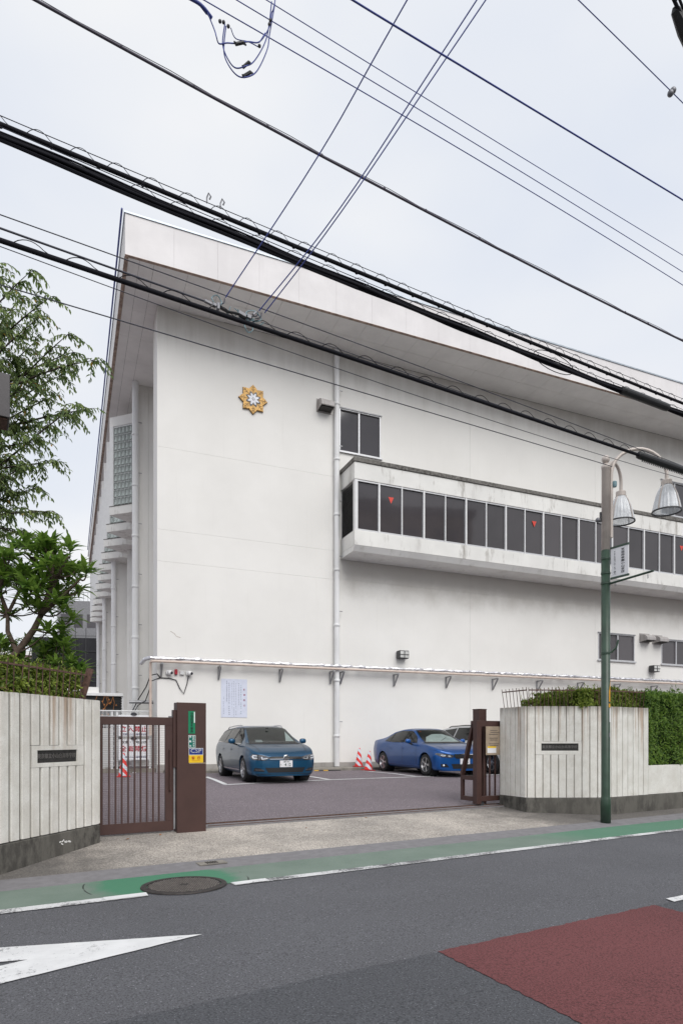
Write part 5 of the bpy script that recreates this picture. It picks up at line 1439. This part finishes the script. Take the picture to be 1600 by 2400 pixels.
# upper right: guy wire with its ball insulator, and a tarred joint in the corner
rt = wire('guy_wire', [RD(2.2,3.2,7.06),RD(3.929,3.2,6.946),RD(4.998,3.2,6.864),RD(6.5,3.2,6.74),RD(9,3.2,6.55)], .004, 'wire_blue', 'thin guy wire with ball insulator in the upper right corner', None)
p = Vector(RD(5.075,3.2,6.858))-Vector(rt.location)
MB().ball(p+Vector((.012,0,.008)), .026, 12, 8).build('insulator', 'galv', rt, smooth=True); MB().ball(p-Vector((.008,0,.014)), .026, 12, 8).build('insulator', 'galv', rt, smooth=True)
rt = wire('tarred_joint', [RD(.5,2.6,9.6),RD(2.6,2.6,7.75),RD(4.05,2.6,6.60),RD(4.13,2.6,6.50),RD(4.28,2.6,6.40),RD(4.6,2.6,6.22),RD(6.0,2.6,5.5),RD(9.0,2.6,4.6)], .012, 'cable', 'dark cable joint cut by the upper right corner', None)
MB().tube([Vector(RD(q,2.62,z))-Vector(rt.location) for q, z in ((4.185,6.475),(4.2,6.46),(4.3,6.385),(4.5,6.25))], [.012,.03,.045,.045], 9).build('sleeve', 'blk_trim', rt)
MB().tube([Vector(RD(q,2.6,z))-Vector(rt.location) for q, z in ((4.10,6.63),(4.25,6.49),(4.5,6.33))], .009, 6).build('strand', 'cable', rt)

# ------------------------------------------------------------------ cars (local x forward, y to the car's left, z up)
def lerp_list(P, x):
    if x <= P[0][0]: return P[0][1]
    for (a, va), (b, vb) in zip(P, P[1:]):
        if x <= b: return va+(vb-va)*(x-a)/(b-a)
    return P[-1][1]
def smooth_list(P, x, h=.045):
    h = max(.004, min(h, (x-P[0][0])/2, (P[-1][0]-x)/2)); return sum(lerp_list(P, x+d*h) for d in (-1.5,-.75,0,.75,1.5))/5
def car_body(S, paint):
    xs = []
    x = S['rear']
    while x < S['front']-1e-6:
        xs.append(x); e_ = min(x-S['rear'], S['front']-x); x += .008 if e_ < .1 else (.02 if e_ < .3 else .055)
    xs.append(S['front'])
    V, n = [], 0
    for x in xs:
        z0, z1, z2 = smooth_list(S['z0'], x), smooth_list(S['z1'], x), smooth_list(S['z2'], x)
        W, ins = smooth_list(S['w'], x), smooth_list(S['inset'], x)
        z1 = min(z1, z2-.012)
        half = [(0, z0), (W*.5, z0), (W*.86, z0)]
        for a, k in ((.06,.935),(.14,.962),(.28,.978),(.45,.992),(.60,1.0),(.74,.999),(.86,.985),(.94,.972)):
            half.append((W*k, z0+(z1-z0)*a))
        wb = W*.955; wr = W-ins; zs = z1+(z2-z1)*.80
        for i in range(7):
            t = i/6; half.append((wb+(wr-wb)*t+.010*math.sin(math.pi*t), z1+(zs-z1)*t))
        for i in range(1, 10):
            a = math.pi/2*i/9; half.append((wr*math.cos(a)**.62 if i < 9 else 0, zs+(z2-zs)*math.sin(a)**.62))
        ring = [(y, z) for y, z in half]+[(-y, z) for y, z in half[-2:0:-1]]
        n = len(ring); V += [(x, y, z) for y, z in ring]
    Fc = [(i*n+k, (i+1)*n+k, (i+1)*n+(k+1) % n, i*n+(k+1) % n) for i in range(len(xs)-1) for k in range(n)]
    for e_, flip in ((0, False), (len(xs)-1, True)):
        b = e_*n; h = n//2
        for k in range(h):     # cap: join the two sides in strips
            q = (b+k, b+k+1, b+(n-k-1) % n, b+(n-k) % n)
            q = tuple(dict.fromkeys(q))
            if len(q) > 2: Fc.append(q if flip else q[::-1])
    me = bpy.data.meshes.new('shell'); me.from_pydata(V, [], Fc); me.update()
    bm = bmesh.new(); bm.from_mesh(me); bmesh.ops.remove_doubles(bm, verts=bm.verts[:], dist=1e-5); bmesh.ops.recalc_face_normals(bm, faces=bm.faces); bm.to_mesh(me); bm.free()
    o = bpy.data.objects.new('shell', me); COL.objects.link(o)
    cutters = []
    for ax in (S['axle'], -S['axle']):
        for sg in (1, -1):
            c = MB().lathe([(S['arch'],0),(S['arch'],.5)], 32, (ax, sg*.58 if sg > 0 else -1.08, S['wr']), 'y').build('cutter', None, None, fix=True)
            md = o.modifiers.new('arch', 'BOOLEAN'); md.operation = 'DIFFERENCE'; md.object = c; md.solver = 'EXACT'; cutters.append(c)
    dg = bpy.context.evaluated_depsgraph_get(); dg.update()
    out = bpy.data.meshes.new_from_object(o.evaluated_get(dg)); out.name = 'body'
    tree = BVHTree.FromPolygons([tuple(v_.co) for v_ in me.vertices], [tuple(p.vertices) for p in me.polygons])
    bpy.data.objects.remove(o)
    for c in cutters: bpy.data.objects.remove(c)
    out.materials.clear(); out.materials.append(MT[paint])
    for p in out.polygons: p.use_smooth = True
    out.polygons.foreach_set('material_index', [0]*len(out.polygons))
    try: out.set_sharp_from_angle(angle=R(35))
    except Exception: pass
    return out, tree
def patch(tree, poly, view, lift, mat, name, parent, step=.03, thick=.004):
    step = min(step, .04)
    """an outline seen from the front (y,z) or side (x,z), laid onto the bodywork"""
    bm = bmesh.new()
    vs_ = [bm.verts.new((a, b, 0)) for a, b in poly]; bm.faces.new(vs_)
    a0, a1 = min(p[0] for p in poly), max(p[0] for p in poly); b0, b1 = min(p[1] for p in poly), max(p[1] for p in poly)
    for lo, hi, ax in ((a0,a1,0),(b0,b1,1)):
        k = int((hi-lo)/step)
        for i in range(1, k+1):
            co = [0,0,0]; no = [0,0,0]; co[ax] = lo+(hi-lo)*i/(k+1); no[ax] = 1
            bmesh.ops.bisect_plane(bm, geom=bm.verts[:]+bm.edges[:]+bm.faces[:], plane_co=co, plane_no=no)
    ok = True
    for v_ in bm.verts:
        a, b = v_.co.x, v_.co.y
        if view == 'front': org, d = Vector((6,a,b)), Vector((-1,0,0))
        elif view == 'right': org, d = Vector((a,-4,b)), Vector((0,1,0))
        elif view == 'left': org, d = Vector((a,4,b)), Vector((0,-1,0))
        else: org, d = Vector((a,b,5)), Vector((0,0,-1))
        hit, nrm, _, _ = tree.ray_cast(org, d)
        if hit is None: hit = Vector((1.9,a,b)) if view == 'front' else Vector((a,-.7,b)); nrm = -d
        if nrm.dot(d) > 0: nrm = -nrm
        v_.co = hit+nrm*(lift+.002)
    bmesh.ops.recalc_face_normals(bm, faces=bm.faces)
    bmesh.ops.triangulate(bm, faces=bm.faces[:])
    me = bpy.data.meshes.new(name); bm.to_mesh(me); bm.free(); me.materials.append(MT[mat])
    for p in me.polygons: p.use_smooth = True
    return put(name, me, parent)
def wheel(root, x, y, S, sg, spokes, dbl):
    w = empty('wheel', (x, y, S['wr'])); w.parent = root
    r_, wd = S['wr'], .105
    MB().lathe([(r_-.10,-wd),(r_-.02,-wd),(r_-.004,-wd*.75),(r_,-.04),(r_,.04),(r_-.004,wd*.75),(r_-.02,wd),(r_-.10,wd),(r_-.10,-wd)], 32, (0,0,0), 'y', caps=False).build('tyre', 'rubber', w, smooth=True, fix=True)
    q = sg
    m = MB(); ri = r_-.095
    m.lathe([(ri,.104*q),(ri-.012,.104*q),(ri-.03,.05*q),(ri-.035,-.02*q)], 32, (0,0,0), 'y', caps=False)
    for k in range(spokes):
        for da in ((-.11,.11) if dbl else (0,)):
            a = 2*math.pi*k/spokes+da; a2 = 2*math.pi*k/spokes+da*.35
            m.obox((.045*math.cos(a2),.075*q,.045*math.sin(a2)),((ri-.01)*math.cos(a),.088*q,(ri-.01)*math.sin(a)), .026 if dbl else .036, .022, (0,1,0))
    m.lathe([(.055,.05*q),(.055,.092*q),(.02,.1*q)], 16, (0,0,0), 'y')
    m.build('rim', 'rim', w, fix=True)
    MB().lathe([(ri-.03,-.03*q),(.02,-.02*q)], 24, (0,0,0), 'y', caps=False).build('brake_disc', 'dark_metal', w)
def mirror_x(poly): return [(-a, b) for a, b in poly]
def plate(root, tree, z, top, main, small):
    hit = tree.ray_cast(Vector((6,0,z)), Vector((-1,0,0)))[0]
    p = MB().box(hit.x+.004,hit.x+.022,-.165,.165,z-.083,z+.083).build('number_plate', 'sign_white', root, bev=.004)
    fm = lambda y, zz: face_matrix((hit.x+.0245, y, zz), (0,1,0), (0,0,1))
    if top: lettering(top, .042, 'ink_dkgreen', p, fm(.01, z+.052), bold=.0006)
    if small: lettering(small, .04, 'ink_dkgreen', p, fm(-.135, z-.022))
    lettering(main, .105, 'ink_dkgreen', p, fm(.03, z-.024), bold=.0015, sx=.82, spacing=1.05)
    return hit.x

def roof_line(tree, y, xs, up):
    P = []
    for i, x in enumerate(xs):
        h = tree.ray_cast(Vector((x,y,4)), Vector((0,0,-1)))[0]; P.append((x, y, h.z+(up if 0 < i < len(xs)-1 else 0)))
    return smooth_line(P)

def build_car(name, loc, label, S, paint, spec):
    root = empty(name, loc, BA-math.pi/2, label, 'car', 'cars parked at the wall')
    me, tree = car_body(S, paint); put('body', me, root)
    MB().box(S['rear']+.25,S['front']-.25,-.62,.62,.16,.42).build('underbody', 'blk_trim', root)
    for ax in (S['axle'], -S['axle']):
        for sg in (1, -1): wheel(root, ax, sg*(S['w0']-.125), S, sg, spec['spokes'], spec['dbl'])
        for sg in (1, -1):
            MB().lathe([(S['arch']-.004,.0),(S['arch']-.004,.26)], 28, (ax, .58 if sg > 0 else -.84, S['wr']), 'y', caps=False).build('wheel_well', 'blk_trim', root)
    return root, tree

G = dict(rear=-2.36, front=2.2, axle=1.3175, wr=.316, arch=.365, w0=.90,
    z2=[(-2.36,.66),(-2.33,.95),(-2.16,1.12),(-1.86,1.36),(-1.6,1.43),(-.6,1.475),(0,1.465),(.33,1.42),(.75,1.20),(1.13,.995),(1.35,.955),(1.75,.875),(2.0,.775),(2.12,.70),(2.2,.62)],
    z1=[(-2.36,.6),(-2.28,.93),(-1.5,.975),(0,.94),(.9,.905),(1.4,.865),(1.8,.785),(2.05,.68),(2.2,.56)],
    z0=[(-2.36,.42),(-2.2,.25),(-1.9,.2),(1.9,.17),(2.1,.155),(2.2,.17)],
    w=[(-2.36,.70),(-2.25,.82),(-1.9,.885),(0,.9),(1.6,.9),(1.9,.865),(2.02,.80),(2.10,.69),(2.15,.55),(2.18,.38),(2.194,.2),(2.2,.05)],
    inset=[(-2.36,.05),(-2.1,.18),(-1.6,.28),(0,.295),(.33,.30),(.8,.22),(1.13,.11),(1.4,.07),(2.2,.06)])
root, T = build_car('station_wagon', (-2.25,18.04,.385), 'petrol blue station wagon with roof rails parked nose out by the wall', G, 'golf_blue', dict(spokes=5, dbl=True))
ws = [(-.66,.985),(.66,.985),(.625,1.13),(.575,1.28),(.535,1.395),(0,1.42),(-.535,1.395),(-.575,1.28),(-.625,1.13)]
patch(T, ws, 'front', .003, 'interior', 'cabin', root)
patch(T, [(-.48,1.0),(-.28,1.0),(-.29,1.065),(-.47,1.065)], 'front', .006, 'lens_bright', 'dashboard_box', root)
patch(T, [(.36,1.03),(.60,1.03),(.50,1.30)], 'front', .006, 'sunshade_light', 'far_window_light', root)  # pale patch paints the daylight coming through the far side window
MB().box(.52,.55,-.035,.035,1.37,1.395).build('mirror_housing', 'blk_trim', root)
patch(T, ws, 'front', .012, 'car_glass', 'windscreen', root)
for sg in (1, -1): patch(T, [(1.98,sg*.60),(1.12,sg*.735),(1.12,sg*.747),(1.98,sg*.615)], 'top', .002, 'blk_trim', 'bonnet_gap', root)
patch(T, [(-.70,.958),(.70,.958),(.68,.99),(-.68,.99)], 'front', .004, 'blk_trim', 'cowl', root)
patch(T, [(-.60,.552),(.60,.552),(.60,.558),(-.60,.558)], 'front', .001, 'blk_trim', 'bumper_gap', root)
for sd in ('right', 'left'):
    patch(T, [(.90,.972),(-1.97,1.035),(-1.77,1.315),(-1.63,1.365),(-.9,1.395),(.1,1.40),(.32,1.39),(.62,1.22)], sd, .001, 'blk_trim', 'window_surround', root)
    for poly in ([(.86,.985),(.12,.985),(.12,1.385),(.30,1.375),(.60,1.20)], [(.04,.985),(-.86,.99),(-.86,1.38),(.04,1.39)], [(-.93,.995),(-1.95,1.05),(-1.75,1.30),(-1.62,1.35),(-.93,1.38)]):
        patch(T, poly, sd, .004, 'interior', 'cabin', root); patch(T, poly, sd, .010, 'car_glass', 'side_window', root)
    patch(T, [(.9,.962),(-2.0,1.02),(-2.0,1.035),(.9,.977)], sd, .006, 'chrome', 'window_trim', root, .2)
    for x in (.93,.075,-.895): patch(T, [(x,.28),(x+.008,.28),(x+.008,.955),(x,.955)], sd, .003, 'blk_trim', 'door_gap', root, .1)
    for x in (-.05,-1.02): patch(T, [(x,.80),(x+.17,.80),(x+.17,.835),(x,.835)], sd, .02, 'golf_blue', 'door_handle', root)
    patch(T, [(-.9,.275),(.9,.275),(.9,.305),(-.9,.305)], sd, .008, 'chrome', 'sill_trim', root, .2)
hl = [(.40,.605),(.56,.555),(.80,.57),(.845,.645),(.80,.71),(.60,.69),(.42,.645)]
dn = lambda P, d: [(a, b-d) for a, b in P]
for k, f in enumerate((lambda p: p, mirror_x)):
    L_ = patch(T, f(hl), 'front', .005, 'lens', 'headlight', root, .04)
    patch(T, f(dn([(.70,.66),(.79,.66),(.81,.70),(.79,.745),(.70,.735),(.705,.715),(.77,.72),(.785,.70),(.765,.68),(.70,.68)], .058)), 'front', .009, 'lens_bright', 'reflector', L_, .05)
    patch(T, f(dn([(.46,.66),(.60,.635),(.615,.70),(.585,.705),(.58,.655),(.47,.675)], .058)), 'front', .009, 'lens_bright', 'reflector', L_, .05)
    patch(T, f(dn([(.53,.335),(.78,.35),(.76,.43),(.62,.42)], .06)), 'front', .004, 'blk_trim', 'fog_recess', root, .05)
    patch(T, f(dn([(.53,.375),(.74,.38),(.74,.388),(.53,.383)], .06)), 'front', .009, 'chrome', 'fog_trim', root, .05)
patch(T, [(-.41,.598),(.41,.598),(.42,.648),(-.42,.648)], 'front', .006, 'blk_trim', 'grille', root)
patch(T, [(-.41,.585),(.41,.585),(.41,.597),(-.41,.597)], 'front', .008, 'chrome', 'grille_trim', root)
patch(T, [(-.52,.375),(-.45,.255),(.45,.255),(.52,.375)], 'front', .006, 'blk_trim', 'lower_grille', root)
patch(T, [(-.74,.215),(.74,.215),(.74,.225),(-.74,.225)], 'front', .004, 'blk_trim', 'bumper_line', root)
px = plate(root, T, .47, '品川 331', '·4 12', 'た')
fxb = T.ray_cast(Vector((6,0,.615)), Vector((-1,0,0)))[0].x
eb = MB().lathe([(.072,0),(.072,.02),(.06,.024)], 24, (fxb,0,.62), 'x').build('badge', 'chrome', root)
MB().lathe([(.058,.0245),(.001,.0246)], 24, (fxb,0,.62), 'x').build('badge_field', 'blk_trim', eb)
m = MB()
for a, b in (((-.026,.05),(0,.008)),((.026,.05),(0,.008)),((-.05,.02),(-.024,-.046)),((-.024,-.046),(0,.0)),((0,.0),(.024,-.046)),((.024,-.046),(.05,.02))):
    m.obox((fxb+.028,a[0],.62+a[1]),(fxb+.028,b[0],.62+b[1]), .010, .006, (1,0,0))
m.build('badge_letters', 'chrome', eb)
for sg in (1, -1):
    MB().tube(roof_line(T, sg*.56, (.12,.0,-.4,-.8,-1.2,-1.5,-1.62), .045), .016, 8).build('roof_rail', 'rim', root, smooth=True)
def side_mirrors(root, paint, x, y, z):
    for sg in (1, -1):
        mm = empty('side_mirror'); mm.parent = root
        MB().lathe([(.002,-.11),(.045,-.10),(.072,-.05),(.072,.04),(.045,.08),(.002,.09)], 14, (0,0,0), 'y').build('shell', paint, mm, smooth=True, fix=True)
        mm.children[0].scale = (.75,.95,1.0); mm.children[0].location = (x, sg*(y+.10), z)
        MB().obox((x-.02,sg*(y-.04),z-.10),(x-.01,sg*(y+.06),z-.06), .07, .04).build('stalk', 'blk_trim', mm)
side_mirrors(root, 'golf_blue', .66, .90, 1.04)
for x in (.62, .55): MB().tube([(1.12,.35,1.0),(.98,-.25,1.075)], .006, 5) 

Bm = dict(rear=-2.40, front=2.20, axle=1.405, wr=.325, arch=.372, w0=.90,
    z2=[(-2.4,.66),(-2.37,.92),(-2.28,1.06),(-1.8,1.115),(-1.45,1.20),(-.98,1.375),(-.5,1.435),(-.1,1.445),(.22,1.41),(.65,1.175),(1.02,.985),(1.3,.945),(1.75,.865),(2.0,.78),(2.12,.715),(2.2,.645)],
    z1=[(-2.4,.6),(-2.3,.95),(-1.5,.98),(0,.94),(.9,.915),(1.4,.865),(1.8,.785),(2.05,.70),(2.2,.585)],
    z0=[(-2.4,.42),(-2.2,.25),(-1.9,.2),(1.9,.16),(2.1,.145),(2.2,.16)],
    w=[(-2.4,.70),(-2.3,.80),(-1.9,.88),(0,.9),(1.6,.9),(1.9,.87),(2.03,.81),(2.10,.70),(2.15,.56),(2.18,.39),(2.194,.2),(2.2,.05)],
    inset=[(-2.4,.05),(-2.0,.10),(-1.6,.20),(-.9,.29),(0,.305),(.25,.30),(.7,.22),(1.02,.11),(1.3,.07),(2.2,.06)])
root, T = build_car('sedan', (2.76,20.84,.39), 'royal blue sedan with five-spoke wheels parked nose out by the wall', Bm, 'bmw_blue', dict(spokes=5, dbl=True))
ws = [(-.66,.985),(.66,.985),(.615,1.13),(.56,1.27),(.52,1.37),(0,1.39),(-.52,1.37),(-.56,1.27),(-.615,1.13)]
patch(T, ws, 'front', .003, 'interior', 'cabin', root)
patch(T, [(-.60,1.0),(.60,1.0),(.50,1.16),(.25,1.25),(-.12,1.24),(-.42,1.15)], 'front', .006, 'sunshade_light', 'sun_shade', root)
patch(T, [(-.47,1.31),(-.41,1.31),(-.41,1.345),(-.47,1.345)], 'front', .006, 'ink_orange', 'windscreen_sticker', root)
patch(T, ws, 'front', .012, 'car_glass', 'windscreen', root)
for sg in (1, -1): patch(T, [(1.98,sg*.56),(1.02,sg*.725),(1.02,sg*.737),(1.98,sg*.575)], 'top', .002, 'blk_trim', 'bonnet_gap', root)
patch(T, [(-.70,.955),(.70,.955),(.68,.988),(-.68,.988)], 'front', .004, 'blk_trim', 'cowl', root)
for sd in ('right', 'left'):
    patch(T, [(.82,.972),(-1.36,1.025),(-1.24,1.15),(-.93,1.30),(-.5,1.362),(.05,1.352),(.22,1.34),(.52,1.19)], sd, .001, 'blk_trim', 'window_surround', root)
    for poly in ([(.78,.985),(.05,.985),(.05,1.335),(.20,1.325),(.5,1.18)], [(-.03,.985),(-.88,.995),(-.88,1.30),(-.5,1.345),(-.03,1.345)], [(-.94,1.0),(-1.32,1.03),(-1.22,1.13),(-.94,1.27)]):
        patch(T, poly, sd, .004, 'interior', 'cabin', root); patch(T, poly, sd, .010, 'car_glass', 'side_window', root)
    for x in (.88,.0,-1.02): patch(T, [(x,.28),(x+.008,.28),(x+.008,.955),(x,.955)], sd, .003, 'blk_trim', 'door_gap', root, .1)
    for x in (-.02-.1,-1.0): patch(T, [(x,.78),(x+.18,.78),(x+.18,.815),(x,.815)], sd, .02, 'bmw_blue', 'door_handle', root)
    patch(T, [(-1.0,.30),(1.0,.28),(1.0,.32),(-1.0,.35)], sd, .012, 'bmw_blue', 'side_skirt', root, .2)
hl = [(.36,.56),(.46,.54),(.72,.56),(.85,.645),(.82,.68),(.60,.655),(.38,.62)]
for k, f in enumerate((lambda p: p, mirror_x)):
    L_ = patch(T, f(hl), 'front', .005, 'lens', 'headlight', root, .04)
    patch(T, f(dn([(.62,.66),(.70,.66),(.74,.70),(.70,.715),(.62,.71),(.60,.685)], .08)), 'front', .009, 'lens_bright', 'reflector', L_, .05)
    patch(T, f(dn([(.45,.65),(.53,.65),(.54,.695),(.47,.69)], .085)), 'front', .009, 'lens_bright', 'reflector', L_, .05)
    patch(T, f([(.03,.535),(.07,.51),(.28,.515),(.345,.565),(.32,.625),(.05,.63)]), 'front', .008, 'blk_trim', 'grille', root, .05)
    patch(T, f([(.02,.631),(.33,.626),(.36,.568),(.375,.568),(.345,.645),(.02,.65)]), 'front', .012, 'chrome', 'grille_trim', root, .05)
    patch(T, f([(.50,.26),(.72,.27),(.74,.36),(.58,.36)]), 'front', .004, 'blk_trim', 'side_intake', root, .05)
    hitp = T.ray_cast(Vector((6,.66*(1 if k == 0 else -1),.315)), Vector((-1,0,0)))[0]
    MB().ball((hitp.x, hitp.y, .315), .035, 10, 8).build('fog_lamp', 'lens_bright', root, smooth=True)
patch(T, [(-.44,.36),(-.38,.22),(.38,.22),(.44,.36)], 'front', .006, 'blk_trim', 'lower_grille', root)
plate(root, T, .43, None, '· ·36', None)
side_mirrors(root, 'bmw_blue', .60, .90, 1.03)
MB().tube([(.98,-.1,1.01),(.74,.28,1.145)], .007, 5).build('wiper', 'blk_trim', root)

Wc = dict(rear=-2.30, front=2.2, axle=1.38, wr=.34, arch=.385, w0=.91,
    z2=[(-2.3,.7),(-2.27,1.0),(-2.15,1.25),(-1.95,1.48),(-1.5,1.55),(-.4,1.585),(.1,1.56),(.4,1.50),(.85,1.25),(1.2,1.06),(1.5,1.02),(1.85,.95),(2.05,.87),(2.2,.72)],
    z1=[(-2.3,.64),(-2.2,1.0),(-1.5,1.04),(0,1.0),(.9,.97),(1.4,.95),(1.8,.89),(2.05,.80),(2.2,.64)],
    z0=[(-2.3,.42),(-2.1,.27),(1.9,.24),(2.2,.3)],
    w=[(-2.3,.74),(-2.15,.84),(-1.9,.9),(0,.91),(1.6,.91),(1.9,.87),(2.08,.76),(2.15,.58),(2.18,.4),(2.194,.2),(2.2,.05)],
    inset=[(-2.3,.05),(-2.0,.2),(-1.6,.27),(0,.28),(.4,.29),(.85,.21),(1.2,.1),(1.5,.07),(2.2,.06)])
root, T = build_car('white_wagon', (5.05,22.0,.39), 'white car half hidden behind the blue sedan and sliding gate', Wc, 'car_white', dict(spokes=6, dbl=True))
ws = [(-.67,1.06),(.67,1.06),(.60,1.30),(.55,1.48),(-.55,1.48),(-.60,1.30)]
patch(T, ws, 'front', .004, 'interior', 'cabin', root); patch(T, ws, 'front', .012, 'car_glass', 'windscreen', root)
for sd in ('right', 'left'):
    for poly in ([(.9,1.05),(.1,1.05),(.1,1.48),(.32,1.46),(.62,1.28)], [(.03,1.05),(-.88,1.06),(-.88,1.49),(.03,1.49)], [(-.95,1.065),(-1.85,1.12),(-1.68,1.42),(-.95,1.48)]):
        patch(T, poly, sd, .004, 'interior', 'cabin', root); patch(T, poly, sd, .010, 'car_glass', 'side_window', root)
    for x in (.94,.06,-.92): patch(T, [(x,.32),(x+.008,.32),(x+.008,1.02),(x,1.02)], sd, .003, 'blk_trim', 'door_gap', root, .1)
for f in (lambda p: p, mirror_x): patch(T, f([(.45,.74),(.80,.75),(.84,.84),(.60,.83)]), 'front', .006, 'lens', 'headlight', root, .05)
patch(T, [(-.40,.72),(.40,.72),(.40,.80),(-.40,.80)], 'front', .006, 'blk_trim', 'grille', root)
for sg in (1, -1): MB().tube(roof_line(T, sg*.58, (.1,.0,-.5,-1.0,-1.4,-1.55), .03), .016, 8).build('roof_rail', 'blk_trim', root, smooth=True)
side_mirrors(root, 'car_white', .70, .91, 1.12)
